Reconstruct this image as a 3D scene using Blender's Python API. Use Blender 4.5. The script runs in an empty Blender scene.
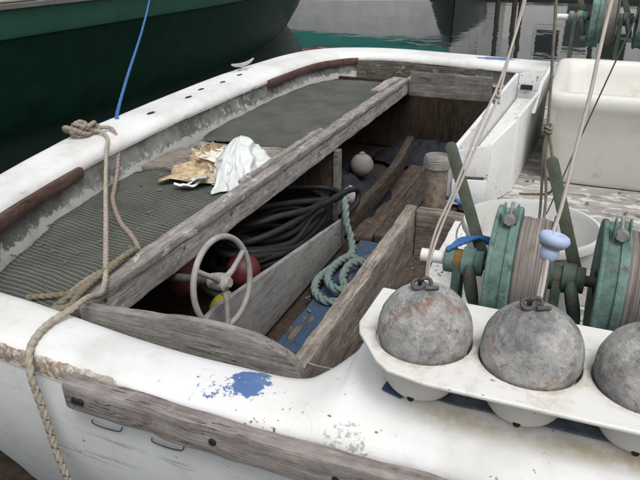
import bpy, bmesh, math, random
from mathutils import Vector, Matrix, noise as mnoise

random.seed(7)
sc = bpy.context.scene
COL = sc.collection
R = math.radians

# ------------------------------------------------------------------ camera, sky, sun, exposure
cam_d = bpy.data.cameras.new('camera')
cam_d.sensor_width = 36.0
cam_d.lens = 36.0
cam_d.clip_start = 0.05
cam_d.clip_end = 2000.0
cam = bpy.data.objects.new('camera', cam_d)
cam.location = (0, 0, 0.85)
cam.rotation_euler = (R(90 - 24.7), 0, R(21.7))
COL.objects.link(cam)
sc.camera = cam

SUN_EL, SUN_AZ = R(60), R(140)          # soft overcast sun, azimuth measured from +Y towards +X
world = bpy.data.worlds.new('World')
sc.world = world
world.use_nodes = True
wn = world.node_tree
wn.nodes.clear()
wo = wn.nodes.new('ShaderNodeOutputWorld')
wb = wn.nodes.new('ShaderNodeBackground')
hs = wn.nodes.new('ShaderNodeHueSaturation')
sk = wn.nodes.new('ShaderNodeTexSky')
sk.sky_type = 'NISHITA'
sk.sun_disc = False
sk.sun_elevation = SUN_EL
sk.sun_rotation = SUN_AZ
sk.air_density = 1.6
sk.dust_density = 6.0
sk.ozone_density = 1.0
hs.inputs['Saturation'].default_value = 0.22
wb.inputs['Strength'].default_value = 0.14
wn.links.new(sk.outputs[0], hs.inputs['Color'])
wn.links.new(hs.outputs[0], wb.inputs['Color'])
wn.links.new(wb.outputs[0], wo.inputs[0])

sun_d = bpy.data.lights.new('sun', 'SUN')
sun_d.energy = 0.9
sun_d.angle = R(20)
sun_d.color = (1.0, 0.985, 0.965)
sun = bpy.data.objects.new('sun', sun_d)
sd = Vector((math.sin(SUN_AZ) * math.cos(SUN_EL), math.cos(SUN_AZ) * math.cos(SUN_EL), math.sin(SUN_EL)))
sun.rotation_euler = sd.to_track_quat('Z', 'Y').to_euler()
sun.location = sd * 20
COL.objects.link(sun)

sc.view_settings.view_transform = 'Standard'
sc.view_settings.look = 'None'
sc.view_settings.exposure = 0.02
sc.view_settings.gamma = 1.0
sc.view_settings.use_curve_mapping = False
sc.cycles.max_bounces = 8
sc.cycles.use_denoising = True

# ------------------------------------------------------------------ materials
class NT:
    def __init__(s, name):
        s.m = bpy.data.materials.new(name)
        s.m.use_nodes = True
        s.t = s.m.node_tree
        s.t.nodes.clear()
        s.out = s.n('ShaderNodeOutputMaterial')
        s.b = s.n('ShaderNodeBsdfPrincipled')
        s.l(s.b.outputs[0], s.out.inputs[0])
        s.geo = s.n('ShaderNodeNewGeometry')
        s.pos = s.geo.outputs['Position']
    def n(s, t): return s.t.nodes.new(t)
    def l(s, a, b): s.t.links.new(a, b)
    def set(s, sock, v):
        if hasattr(v, 'links') or isinstance(v, bpy.types.NodeSocket): s.l(v, sock)
        elif isinstance(v, (tuple, list)) and len(v) == 3 and sock.type == 'RGBA': sock.default_value = (*v, 1)
        else: sock.default_value = v
    def mapv(s, scale=(1, 1, 1), loc=(0, 0, 0), rot=(0, 0, 0), vec=None, rnd=True):
        m = s.n('ShaderNodeMapping')
        s.set(m.inputs['Vector'], vec if vec is not None else s.pos)
        m.inputs['Scale'].default_value = scale
        m.inputs['Rotation'].default_value = rot
        m.inputs['Location'].default_value = loc
        if not rnd: return m.outputs[0]
        oi = s.n('ShaderNodeObjectInfo')
        k = s.math('MULTIPLY', oi.outputs['Random'], 13.7)
        a = s.n('ShaderNodeVectorMath'); a.operation = 'ADD'
        s.l(m.outputs[0], a.inputs[0]); s.l(k, a.inputs[1])
        return a.outputs[0]
    def noise(s, vec, scale=5, detail=6, rough=0.6, dist=0.0):
        n = s.n('ShaderNodeTexNoise')
        s.set(n.inputs['Vector'], vec)
        n.inputs['Scale'].default_value = scale; n.inputs['Detail'].default_value = detail
        n.inputs['Roughness'].default_value = rough; n.inputs['Distortion'].default_value = dist
        return n.outputs[0]
    def voro(s, vec, scale=5, feat='F1'):
        n = s.n('ShaderNodeTexVoronoi'); n.feature = feat
        s.set(n.inputs['Vector'], vec); n.inputs['Scale'].default_value = scale
        return n.outputs[0]
    def math(s, op, a, b=0.0, clamp=False):
        n = s.n('ShaderNodeMath'); n.operation = op; n.use_clamp = clamp
        s.set(n.inputs[0], a); s.set(n.inputs[1], b)
        return n.outputs[0]
    def step(s, v, lo, hi, smooth=True):
        n = s.n('ShaderNodeMapRange'); n.interpolation_type = 'SMOOTHSTEP' if smooth else 'LINEAR'
        s.set(n.inputs[0], v)
        if lo <= hi:
            n.inputs[1].default_value = lo; n.inputs[2].default_value = hi
            n.inputs[3].default_value = 0; n.inputs[4].default_value = 1
        else:
            n.inputs[1].default_value = hi; n.inputs[2].default_value = lo
            n.inputs[3].default_value = 1; n.inputs[4].default_value = 0
        return n.outputs[0]
    def mix(s, f, a, b, mode='MIX'):
        n = s.n('ShaderNodeMix'); n.data_type = 'RGBA'; n.blend_type = mode
        s.set(n.inputs[0], f); s.set(n.inputs[6], a); s.set(n.inputs[7], b)
        return n.outputs[2]
    def ramp(s, f, stops):
        n = s.n('ShaderNodeValToRGB')
        e = n.color_ramp.elements
        while len(e) < len(stops): e.new(0.5)
        for i, (p, c) in enumerate(stops): e[i].position = p; e[i].color = (*c, 1)
        s.set(n.inputs[0], f)
        return n.outputs[0]
    def xyz(s):
        n = s.n('ShaderNodeSeparateXYZ'); s.l(s.pos, n.inputs[0]); return n.outputs
    def bump(s, h, strength=0.3, dist=0.01, prev=None):
        n = s.n('ShaderNodeBump'); n.inputs['Strength'].default_value = strength
        n.inputs['Distance'].default_value = dist
        s.set(n.inputs['Height'], h)
        if prev is not None: s.l(prev, n.inputs['Normal'])
        return n.outputs[0]
    def blob(s, c, r, sy=1.0, sz=1.0, ns=30, amt=0.5):
        """ragged patch mask round a world point"""
        m = s.n('ShaderNodeVectorMath'); m.operation = 'SUBTRACT'
        s.l(s.pos, m.inputs[0]); m.inputs[1].default_value = c
        k = s.n('ShaderNodeVectorMath'); k.operation = 'MULTIPLY'
        s.l(m.outputs[0], k.inputs[0]); k.inputs[1].default_value = (1 / r, sy / r, sz / r)
        L = s.n('ShaderNodeVectorMath'); L.operation = 'LENGTH'
        s.l(k.outputs[0], L.inputs[0])
        nn = s.noise(s.pos, ns, 5, 0.65)
        v = s.math('ADD', L.outputs['Value'], s.math('MULTIPLY', s.math('SUBTRACT', nn, 0.5), amt * 4))
        return s.step(v, 1.08, 0.92)
    def done(s, col=None, rough=0.6, spec=0.5, nrm=None, metal=0.0):
        if col is not None: s.set(s.b.inputs['Base Color'], col)
        s.set(s.b.inputs['Roughness'], rough)
        s.b.inputs['Specular IOR Level'].default_value = spec
        s.set(s.b.inputs['Metallic'], metal)
        if nrm is not None: s.l(nrm, s.b.inputs['Normal'])
        return s.m

M = {}

def m_plain(name, c, rough=0.6, var=0.25, scale=12, bump=0.15, spec=0.5, metal=0.0, dirt=None, dirt_amt=0.55):
    t = NT(name)
    v = t.mapv()
    n = t.noise(v, scale, 7, 0.62)
    lo = tuple(x * (1 - var) for x in c); hi = tuple(min(1, x * (1 + var)) for x in c)
    col = t.ramp(n, [(0.3, lo), (0.7, hi)])
    if dirt:
        d = t.noise(t.mapv(loc=(3, 1, 7)), scale * 2.3, 8, 0.7)
        col = t.mix(t.step(d, dirt_amt, dirt_amt + 0.14), col, dirt)
    nf = t.noise(v, scale * 9, 4, 0.6)
    nb = t.bump(nf, bump, 0.004)
    r = t.math('ADD', t.math('MULTIPLY', n, 0.25), rough - 0.12)
    M[name] = t.done(col, r, spec, nb, metal)
    return M[name]

def m_wood(name, dark, mid, light, axis='y', paint=None, paint_amt=0.6, stain=None, stain_amt=0.62, bump=0.8):
    """weathered timber, grain along one axis; optional flaking paint and stains"""
    t = NT(name)
    g = {'x': (1.5, 38, 38), 'y': (38, 1.5, 38), 'z': (38, 38, 1.5)}[axis]
    v = t.mapv(scale=g)
    gr = t.noise(v, 2.0, 10, 0.72, 0.15)
    fine = t.noise(t.mapv(scale=tuple(k * 2.6 for k in g), loc=(5, 2, 9)), 2.5, 6, 0.65)
    big = t.noise(t.mapv(loc=(2, 8, 3)), 6, 6, 0.65)
    mot = t.noise(t.mapv(scale=tuple(0.6 + k * 0.03 for k in g), loc=(8, 1, 6)), 16, 10, 0.78)
    mixn = t.math('ADD', t.math('MULTIPLY', gr, 0.45), t.math('MULTIPLY', mot, 0.55))
    col = t.ramp(mixn, [(0.36, dark), (0.49, mid), (0.62, light)])
    crack = t.noise(t.mapv(scale=tuple(k * 0.8 if k > 2 else k * 0.6 for k in g), loc=(2, 5, 4)), 1.4, 4, 0.6)
    crk = t.step(t.math('ABSOLUTE', t.math('SUBTRACT', crack, 0.5)), 0.012, 0.004)
    crk = t.math('MULTIPLY', crk, t.step(t.noise(t.mapv(loc=(3, 3, 8)), 5, 3), 0.48, 0.6))
    col = t.mix(t.math('MULTIPLY', crk, 0.85), col, tuple(x * 0.35 for x in dark))
    col = t.mix(t.math('MULTIPLY', t.step(fine, 0.56, 0.78), 0.5), col, dark)
    lich = t.noise(t.mapv(loc=(6, 6, 1)), 38, 7, 0.75)
    col = t.mix(t.math('MULTIPLY', t.step(lich, 0.5, 0.72), 0.45), col, light)
    col = t.mix(t.math('MULTIPLY', t.step(big, 0.42, 0.78), 0.4), col, tuple(x * 0.5 for x in mid))
    oi = t.n('ShaderNodeObjectInfo')
    val = t.math('ADD', t.math('MULTIPLY', oi.outputs['Random'], 0.4), 0.8)
    hsv = t.n('ShaderNodeHueSaturation'); t.l(val, hsv.inputs['Value']); t.l(col, hsv.inputs['Color'])
    col = hsv.outputs[0]
    if stain:
        st = t.noise(t.mapv(loc=(11, 4, 1)), 7, 7, 0.68)
        col = t.mix(t.math('MULTIPLY', t.step(st, stain_amt, stain_amt + 0.1), 0.7), col, stain)
    h = t.math('SUBTRACT', t.math('ADD', t.math('MULTIPLY', gr, 0.6), t.math('ADD', t.math('MULTIPLY', fine, 0.4), t.math('MULTIPLY', mot, 0.8))), crk)
    if paint:
        pn = t.noise(t.mapv(scale=tuple(1 + k * 0.04 for k in g), loc=(1, 13, 5)), 9, 9, 0.72)
        pm = t.step(t.math('ADD', pn, t.math('MULTIPLY', gr, 0.12)), paint_amt, paint_amt + 0.05)
        pc = t.mix(t.noise(t.pos, 25, 5), tuple(x * 0.75 for x in paint), paint)
        col = t.mix(pm, col, pc)
        h = t.math('ADD', h, t.math('MULTIPLY', pm, 0.5))
    nb = t.bump(h, bump, 0.006)
    M[name] = t.done(col, 0.85, 0.25, nb)
    return M[name]

def m_white(name, base=(0.8, 0.8, 0.78), grime=(0.45, 0.45, 0.42), grime_amt=0.55, chip=(0.22, 0.19, 0.16),
            chip_amt=0.72, rough=0.45, extra=None, streak=None):
    t = NT(name)
    big = t.noise(t.pos, 3.5, 6, 0.6)
    col = t.mix(t.step(big, 0.4, 0.75), base, tuple(b * k for b, k in zip(base, (0.93, 0.91, 0.86))))
    g = t.noise(t.mapv(scale=(1, 1, 1.4), loc=(4, 1, 2), rnd=False), 10, 9, 0.72)
    col = t.mix(t.math('MULTIPLY', t.step(g, grime_amt, grime_amt + 0.22), 0.7), col, grime)
    c = t.noise(t.mapv(loc=(9, 3, 5), rnd=False), 64, 5, 0.6)
    big2 = t.noise(t.mapv(loc=(1, 7, 5), rnd=False), 5, 3, 0.5)
    cm = t.step(t.math('ADD', c, t.math('MULTIPLY', t.math('SUBTRACT', big2, 0.5), 0.35)), chip_amt, chip_amt + 0.025)
    col = t.mix(cm, col, chip)
    if streak:                           # thin scuff lines (fender rub marks)
        sv = t.mapv(scale=(1.3, 1.3, 26), rot=(0, R(-16), 0), rnd=False)
        sn = t.noise(sv, 2.4, 5, 0.6, 0.4)
        sm = t.math('MULTIPLY', t.step(sn, streak, streak + 0.06), t.step(t.noise(t.pos, 6, 4), 0.4, 0.6))
        col = t.mix(t.math('MULTIPLY', sm, 0.6), col, (0.25, 0.26, 0.28))
    h = t.math('SUBTRACT', t.math('MULTIPLY', big, 0.3), t.math('MULTIPLY', cm, 0.5))
    if extra: col, h = extra(t, col, h)
    nb = t.bump(h, 0.35, 0.004)
    M[name] = t.done(col, t.math('ADD', t.math('MULTIPLY', g, 0.3), rough - 0.12), 0.45, nb)
    return M[name]

# gunwale paint with its own marks: a worn edge, blue overpaint, rot holes
def gun_extra(t, col, h):
    x, y, z = t.xyz()
    n = t.noise(t.pos, 26, 8, 0.7)
    n2 = t.noise(t.mapv(loc=(3, 3, 3), rnd=False), 70, 5, 0.7)
    # worn-through outer corner of the near quarter
    band = t.math('MULTIPLY', t.step(y, 0.99, 0.93), t.math('MULTIPLY', t.step(x, -1.6, -1.2), t.step(x, -0.76, -0.86)))
    bz = t.math('MULTIPLY', t.step(z, 0.006, -0.006), t.step(z, -0.06, -0.04))
    wm = t.step(t.math('ADD', t.math('MULTIPLY', t.math('MULTIPLY', band, bz), 0.6), n), 0.90, 0.97)
    wc = t.ramp(n2, [(0.33, (0.10, 0.07, 0.055)), (0.44, (0.27, 0.20, 0.15)), (0.54, (0.40, 0.33, 0.26)), (0.62, (0.66, 0.63, 0.58))])
    col = t.mix(wm, col, wc)
    h = t.math('SUBTRACT', h, t.math('MULTIPLY', wm, 0.5))
    blue = t.mix(n2, (0.03, 0.09, 0.25), (0.12, 0.22, 0.45))
    b1 = t.math('MULTIPLY', t.blob((-0.545, 0.972, 0.0), 0.042, 0.85, 1, 48, 0.42), t.step(n2, 0.30, 0.40))
    b2 = t.math('MULTIPLY', t.blob((-0.60, 0.935, 0.0), 0.06, 1.9, 1, 40, 0.5), t.step(n2, 0.5, 0.58))
    b3 = t.blob((-0.62, 5.5, 0.0), 0.16, 2.2, 1, 9, 0.4)
    col = t.mix(t.math('MAXIMUM', t.math('MAXIMUM', b1, b2), b3), col, blue)
    rot = t.math('MAXIMUM', t.blob((-0.323, 0.966, 0.035), 0.015, 1, 1, 60, 0.35), t.blob((-0.30, 0.975, 0.04), 0.01, 1, 1, 80, 0.5))
    smear = t.math('MULTIPLY', t.math('MULTIPLY', t.blob((-0.30, 0.89, -0.02), 0.045, 1, 1, 60, 0.5), t.step(n2, 0.46, 0.56)), 0.8)
    col = t.mix(smear, col, (0.3, 0.31, 0.28))
    col = t.mix(rot, col, (0.16, 0.11, 0.08))
    # yellowed gelcoat along the raised ledge
    yel = t.math('MULTIPLY', t.math('MULTIPLY', t.step(y, 1.0, 0.97), t.step(y, 0.935, 0.965)), t.step(x, -0.24, -0.12))
    col = t.mix(t.math('MULTIPLY', t.math('MULTIPLY', yel, t.step(n, 0.3, 0.6)), 0.8), col, (0.55, 0.45, 0.28))
    lipm = t.math('MULTIPLY', t.step(t.math('ADD', z, t.math('MULTIPLY', t.noise(t.pos, 7, 6, 0.7), 0.05)), -0.012, -0.030), t.step(y, 1.4, 1.7))
    col = t.mix(t.math('MULTIPLY', lipm, 0.65), col, (0.26, 0.25, 0.22))
    ck = t.voro(t.mapv(scale=(1, 1, 1), vec=None, rnd=False), 9, 'DISTANCE_TO_EDGE')
    ckm = t.math('MULTIPLY', t.step(ck, 0.012, 0.004), t.step(t.noise(t.pos, 4, 4), 0.5, 0.62))
    col = t.mix(t.math('MULTIPLY', ckm, 0.14), col, (0.32, 0.30, 0.27))
    br = t.noise(t.mapv(scale=(3, 30, 30), rnd=False), 3, 4, 0.6)
    h = t.math('ADD', h, t.math('MULTIPLY', br, 0.5))
    dul = t.noise(t.mapv(loc=(2, 2, 9), rnd=False), 2.2, 8, 0.7)
    col = t.mix(t.math('MULTIPLY', t.step(dul, 0.44, 0.66), 0.6), col, (0.52, 0.515, 0.49))
    scr = t.noise(t.mapv(scale=(30, 4, 4), rot=(0, 0, R(35)), rnd=False), 2.0, 5, 0.6)
    col = t.mix(t.math('MULTIPLY', t.math('MULTIPLY', t.step(scr, 0.66, 0.70), t.step(n, 0.5, 0.6)), 0.6), col, (0.3, 0.28, 0.25))
    return col, h

def hull_extra(t, col, h):
    x, y, z = t.xyz()
    red = t.step(t.math('ADD', z, t.math('MULTIPLY', t.noise(t.pos, 14, 5), 0.03)), -0.80, -0.83)
    slime = t.step(t.math('ADD', z, t.math('MULTIPLY', t.noise(t.pos, 9, 6), 0.16)), -0.70, -0.80)
    col = t.mix(t.math('MULTIPLY', slime, 0.5), col, (0.2, 0.22, 0.17))
    col = t.mix(red, col, (0.075, 0.014, 0.018))
    ys = t.math('MULTIPLY', t.blob((-0.975, 0.87, -0.27), 0.028, 1, 0.8, 40, 0.4), t.step(t.noise(t.pos, 90, 4), 0.42, 0.55))
    col = t.mix(ys, col, (0.5, 0.43, 0.22))
    return col, h

m_white('gunwale_paint', (0.77, 0.78, 0.79), (0.48, 0.47, 0.43), 0.60, (0.16, 0.13, 0.11), 0.715, 0.42, gun_extra)
m_white('hull_paint', (0.74, 0.76, 0.78), (0.46, 0.48, 0.50), 0.52, (0.18, 0.17, 0.17), 0.72, 0.42, hull_extra, 0.60)
m_white('box_paint', (0.74, 0.75, 0.76), (0.38, 0.37, 0.34), 0.53, (0.10, 0.09, 0.08), 0.66, 0.55)
m_white('ledge_paint', (0.76, 0.76, 0.74), (0.34, 0.32, 0.28), 0.52, (0.10, 0.08, 0.07), 0.64, 0.6)
def tray_extra(t, col, h):
    n = t.noise(t.pos, 30, 8, 0.72)
    for x_ in (-.197, -.003, .191):
        r1 = t.blob((x_, 1.032, .168), .103, 1, 1, 22, 0.10)
        col = t.mix(t.math('MULTIPLY', t.math('MULTIPLY', r1, t.step(n, 0.40, 0.62)), 0.6), col, (0.40, 0.33, 0.25))
        r2 = t.blob((x_ + .03, .935, .168), .03, .6, 1, 30, 0.5)
        col = t.mix(t.math('MULTIPLY', t.math('MULTIPLY', r2, t.step(n, 0.45, 0.6)), 0.35), col, (0.42, 0.30, 0.20))
    sc2 = t.noise(t.mapv(scale=(6, 40, 10), rot=(0, 0, R(20)), rnd=False), 2.5, 5, 0.6)
    col = t.mix(t.math('MULTIPLY', t.step(sc2, 0.64, 0.69), 0.45), col, (0.36, 0.35, 0.33))
    return col, h
m_white('tray_plastic', (0.71, 0.71, 0.69), (0.46, 0.42, 0.36), 0.52, (0.25, 0.22, 0.19), 0.71, 0.45, tray_extra)
m_white('cup_plastic', (0.66, 0.65, 0.62), (0.36, 0.34, 0.29), 0.58, (0.1, 0.09, 0.08), 0.78, 0.45)
m_white('tote_plastic', (0.68, 0.68, 0.645), (0.47, 0.44, 0.36), 0.54, (0.35, 0.29, 0.22), 0.76, 0.4)
m_white('bucket_plastic', (0.58, 0.59, 0.58), (0.32, 0.31, 0.28), 0.50, (0.2, 0.18, 0.16), 0.74, 0.4)
t = NT('peeling_paint')
pa = t.noise(t.pos, 13, 10, 0.75, 0.2); pb = t.noise(t.mapv(loc=(3, 8, 2), rnd=False), 4, 9, 0.7); pc_ = t.noise(t.pos, 70, 6, 0.75)
col = t.mix(t.step(pb, 0.36, 0.62), (0.25, 0.26, 0.255), (0.10, 0.103, 0.095))
flake = t.math('MULTIPLY', t.step(pa, 0.55, 0.58), t.step(pb, 0.62, 0.5))
col = t.mix(flake, col, t.mix(pc_, (0.34, 0.34, 0.33), (0.50, 0.50, 0.48)))
col = t.mix(t.math('MULTIPLY', t.step(pc_, 0.52, 0.66), 0.65), col, (0.085, 0.085, 0.072))
col = t.mix(t.math('MULTIPLY', t.step(t.noise(t.mapv(loc=(7, 1, 4), rnd=False), 6, 5, 0.6), 0.66, 0.70), 0.8), col, (0.20, 0.09, 0.045))
xz = t.xyz()
rag = t.step(t.math('ADD', xz[2], t.math('MULTIPLY', t.math('SUBTRACT', pa, 0.5), 0.22)), -0.150, -0.162)
col = t.mix(t.math('MULTIPLY', rag, 0.85), col, t.mix(pc_, (0.36, 0.365, 0.355), (0.55, 0.55, 0.53)))
M['peeling_paint'] = t.done(col, 0.8, 0.25, t.bump(t.math('ADD', flake, pc_), 0.6, 0.005))

m_wood('beam_wood', (0.10, 0.088, 0.08), (0.31, 0.285, 0.265), (0.50, 0.475, 0.45), 'y', (0.60, 0.585, 0.56), 0.62, (0.17, 0.07, 0.065), 0.66)
m_wood('grey_board', (0.085, 0.077, 0.07), (0.21, 0.195, 0.18), (0.36, 0.34, 0.32), 'x')
m_wood('bin_wood', (0.15, 0.145, 0.138), (0.28, 0.275, 0.265), (0.38, 0.37, 0.36), 'y', None, 0, (0.09, 0.06, 0.045), 0.64, 0.4)
m_wood('trough_wood', (0.075, 0.06, 0.05), (0.24, 0.205, 0.175), (0.43, 0.40, 0.365), 'y', (0.5, 0.47, 0.43), 0.69, (0.05, 0.03, 0.025), 0.62)
m_wood('trough_end_wood', (0.06, 0.045, 0.036), (0.18, 0.15, 0.125), (0.35, 0.31, 0.27), 'x', (0.5, 0.47, 0.43), 0.71, (0.05, 0.03, 0.025), 0.62)
m_wood('rail_wood', (0.13, 0.108, 0.10), (0.28, 0.25, 0.235), (0.44, 0.41, 0.39), 'x', (0.5, 0.48, 0.46), 0.72, (0.17, 0.06, 0.06), 0.57)
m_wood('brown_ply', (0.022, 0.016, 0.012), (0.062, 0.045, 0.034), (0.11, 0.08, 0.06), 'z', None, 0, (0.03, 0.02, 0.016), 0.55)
m_wood('dark_rail_wood', (0.03, 0.018, 0.015), (0.085, 0.05, 0.042), (0.14, 0.09, 0.075), 'y')
m_wood('floor_blue', (0.06, 0.05, 0.042), (0.14, 0.122, 0.105), (0.23, 0.205, 0.18), 'y', (0.06, 0.105, 0.19), 0.50, (0.05, 0.04, 0.03), 0.62)
m_wood('floor_brown', (0.028, 0.022, 0.017), (0.075, 0.057, 0.044), (0.14, 0.11, 0.086), 'y', (0.07, 0.09, 0.13), 0.64, (0.17, 0.075, 0.04), 0.60)
m_wood('deck_wood', (0.12, 0.105, 0.095), (0.32, 0.30, 0.275), (0.5, 0.48, 0.45), 'x', (0.68, 0.67, 0.64), 0.57, (0.12, 0.10, 0.085), 0.62)
m_wood('aft_plank', (0.10, 0.088, 0.076), (0.23, 0.205, 0.18), (0.34, 0.31, 0.28), 'x', None, 0, (0.12, 0.11, 0.09), 0.6)
m_wood('old_ply', (0.03, 0.027, 0.022), (0.09, 0.08, 0.065), (0.20, 0.185, 0.16), 'x', (0.30, 0.30, 0.28), 0.64)
m_wood('dock_wood', (0.08, 0.07, 0.06), (0.2, 0.18, 0.16), (0.3, 0.27, 0.24), 'x')
m_wood('pile_wood', (0.03, 0.025, 0.02), (0.07, 0.06, 0.05), (0.12, 0.10, 0.085), 'z')

m_plain('gurdy_green', (0.13, 0.215, 0.192), 0.7, 0.6, 11, 0.6, 0.28, 0.0, (0.085, 0.085, 0.062), 0.53)
m_plain('gurdy_dark', (0.062, 0.098, 0.082), 0.6, 0.5, 20, 0.5, 0.35, 0.0, (0.13, 0.08, 0.045), 0.50)
m_plain('lever_paint', (0.085, 0.10, 0.075), 0.55, 0.35, 18, 0.3, 0.4, 0.0, (0.17, 0.15, 0.11), 0.58)
m_plain('rust', (0.22, 0.105, 0.04), 0.85, 0.5, 22, 0.5, 0.2)
m_plain('steel', (0.42, 0.42, 0.40), 0.45, 0.3, 30, 0.2, 0.5, 0.7)
m_plain('dark_steel', (0.10, 0.095, 0.09), 0.55, 0.4, 30, 0.4, 0.5, 0.4)
m_plain('pvc', (0.76, 0.75, 0.72), 0.4, 0.08, 9, 0.05)
m_plain('tan_rope', (0.33, 0.275, 0.23), 0.9, 0.35, 90, 0.6, 0.1, 0.0, (0.16, 0.13, 0.10), 0.6)
m_plain('olive_rope', (0.22, 0.20, 0.14), 0.9, 0.35, 90, 0.6, 0.1)
m_plain('pale_rope', (0.42, 0.375, 0.31), 0.9, 0.3, 80, 0.7, 0.1, 0.0, (0.24, 0.20, 0.16), 0.58)
m_plain('fleck', (0.06, 0.07, 0.10), 0.9, 0.2, 90, 0.4, 0.1)
m_plain('sea_rope', (0.20, 0.265, 0.25), 0.85, 0.35, 70, 0.7, 0.2, 0.0, (0.075, 0.10, 0.09), 0.55)
m_plain('blue_rope', (0.05, 0.15, 0.38), 0.7, 0.2, 60, 0.4, 0.3)
m_plain('line_mono', (0.40, 0.36, 0.33), 0.5, 0.12, 40, 0.2, 0.4)
m_plain('line_brown', (0.22, 0.19, 0.145), 0.75, 0.25, 60, 0.4, 0.2)
m_plain('line_dark', (0.11, 0.105, 0.09), 0.7, 0.2, 60, 0.3, 0.2)
m_plain('snubber_blue', (0.40, 0.48, 0.68), 0.65, 0.10, 14, 0.08, 0.5)
m_plain('black_rubber', (0.012, 0.012, 0.013), 0.66, 0.4, 14, 0.15, 0.5, 0.0, (0.05, 0.05, 0.048), 0.66)
m_plain('red_vinyl', (0.085, 0.02, 0.019), 0.5, 0.35, 14, 0.2, 0.4, 0.0, (0.09, 0.02, 0.02), 0.6)
m_plain('yellow_vinyl', (0.34, 0.31, 0.04), 0.5, 0.2, 14, 0.2)
m_plain('grey_float', (0.20, 0.195, 0.18), 0.7, 0.25, 18, 0.3, 0.3, 0.0, (0.14, 0.12, 0.10), 0.6)
m_plain('wheel_paint', (0.31, 0.295, 0.28), 0.6, 0.25, 20, 0.3, 0.4, 0.0, (0.13, 0.10, 0.085), 0.60)
m_plain('hub_paint', (0.34, 0.31, 0.30), 0.6, 0.3, 26, 0.3, 0.4, 0.0, (0.24, 0.09, 0.08), 0.56)
m_plain('paper', (0.42, 0.30, 0.175), 0.8, 0.35, 8, 0.5, 0.2, 0.0, (0.64, 0.57, 0.46), 0.48)
m_plain('cloth_white', (0.72, 0.68, 0.60), 0.8, 0.15, 15, 0.4)
m_plain('rusty_pipe', (0.19, 0.17, 0.145), 0.75, 0.3, 16, 0.5, 0.3, 0.0, (0.17, 0.085, 0.04), 0.47)
m_plain('galvanised', (0.25, 0.24, 0.215), 0.6, 0.3, 30, 0.4, 0.4, 0.3, (0.20, 0.12, 0.07), 0.6)
m_plain('aluminium', (0.55, 0.55, 0.54), 0.45, 0.15, 20, 0.15, 0.5, 0.5)
m_plain('pad', (0.105, 0.125, 0.155), 0.9, 0.4, 40, 0.9, 0.2, 0.0, (0.21, 0.20, 0.18), 0.56)
m_plain('tarp', (0.012, 0.015, 0.020), 0.75, 0.4, 12, 0.5, 0.3)
m_plain('navy_paint', (0.03, 0.05, 0.12), 0.7, 0.3)
m_plain('dull_grey', (0.055, 0.06, 0.058), 0.7, 0.3)
m_plain('green_pale', (0.075, 0.15, 0.115), 0.5, 0.2)
m_plain('black_hole', (0.012, 0.011, 0.010), 0.8, 0.2)
m_plain('lit_green', (0.035, 0.115, 0.075), 0.38, 0.12, 4, 0.08, 0.4, 0.0, (0.06, 0.14, 0.10), 0.72)  # lit tone of the green boat, for surfaces above the knuckle
m_plain('shaded_green', (0.011, 0.050, 0.030), 0.30, 0.25, 4, 0.05, 0.35)  # same green darkened: shade under the hull flare is put into the colour
m_plain('cap_grey', (0.16, 0.15, 0.15), 0.6, 0.25, 9, 0.2)
m_plain('hose_cream', (0.58, 0.56, 0.46), 0.5, 0.12, 9, 0.1)
m_plain('antifoul', (0.12, 0.03, 0.03), 0.7, 0.3, 8, 0.2)
m_plain('boat_grey', (0.62, 0.63, 0.65), 0.4, 0.12, 2, 0.05)
m_plain('boat_dark', (0.06, 0.065, 0.07), 0.4, 0.2, 2, 0.05)
m_plain('boat_teal', (0.05, 0.32, 0.28), 0.4, 0.1, 2, 0.05)
m_plain('boat_white', (0.70, 0.71, 0.72), 0.4, 0.06, 2, 0.05)
m_plain('boat_red', (0.40, 0.05, 0.06), 0.5, 0.1, 2, 0.05)
m_plain('boat_tan', (0.36, 0.30, 0.23), 0.6, 0.15, 3, 0.05)
m_plain('shed_wall', (0.72, 0.73, 0.74), 0.7, 0.12, 1.5, 0.1)
m_plain('window_glass', (0.02, 0.025, 0.03), 0.08, 0.1, 2, 0.02)

# lead: grey oxide with rust and pale bloom
t = NT('lead')
v = t.mapv()
n1 = t.noise(v, 13, 10, 0.78); n2 = t.noise(t.mapv(loc=(5, 2, 8), scale=(1, 1, 1.6)), 12, 9, 0.74, 0.5); n3 = t.noise(t.mapv(loc=(1, 9, 3)), 75, 6, 0.75); n4 = t.noise(t.mapv(loc=(4, 4, 1)), 5, 4, 0.6)
col = t.ramp(n1, [(0.33, (0.12, 0.125, 0.135)), (0.43, (0.29, 0.29, 0.29)), (0.53, (0.47, 0.465, 0.45)), (0.63, (0.66, 0.645, 0.615))])
col = t.mix(t.math('MULTIPLY', t.step(n4, 0.52, 0.68), 0.5), col, (0.17, 0.18, 0.195))
col = t.mix(t.math('MULTIPLY', t.step(n2, 0.545, 0.63), 0.75), col, (0.31, 0.17, 0.115))
col = t.mix(t.math('MULTIPLY', t.step(n3, 0.56, 0.66), 0.7), col, (0.09, 0.085, 0.085))
col = t.mix(t.math('MULTIPLY', t.step(n3, 0.42, 0.34), 0.5), col, (0.6, 0.59, 0.56))
stk = None
for bc_, br_ in (((-.262, .974, .214), .010), ((-.250, .970, .228), .010), ((-.235, .970, .242), .011), ((-.220, .974, .254), .010), ((-.203, .983, .264), .009), ((-.185, .996, .271), .008)):
    q_ = t.blob(bc_, br_, 1, 1, 90, 0.45)
    stk = q_ if stk is None else t.math('MAXIMUM', stk, q_)
col = t.mix(t.math('MULTIPLY', t.math('MULTIPLY', stk, t.step(n1, 0.62, 0.42)), 0.8), col, t.mix(n3, (0.19, 0.095, 0.06), (0.36, 0.20, 0.13)))
nb = t.bump(t.math('ADD', n3, t.math('MULTIPLY', n1, 1.4)), 0.9, 0.008)
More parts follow.
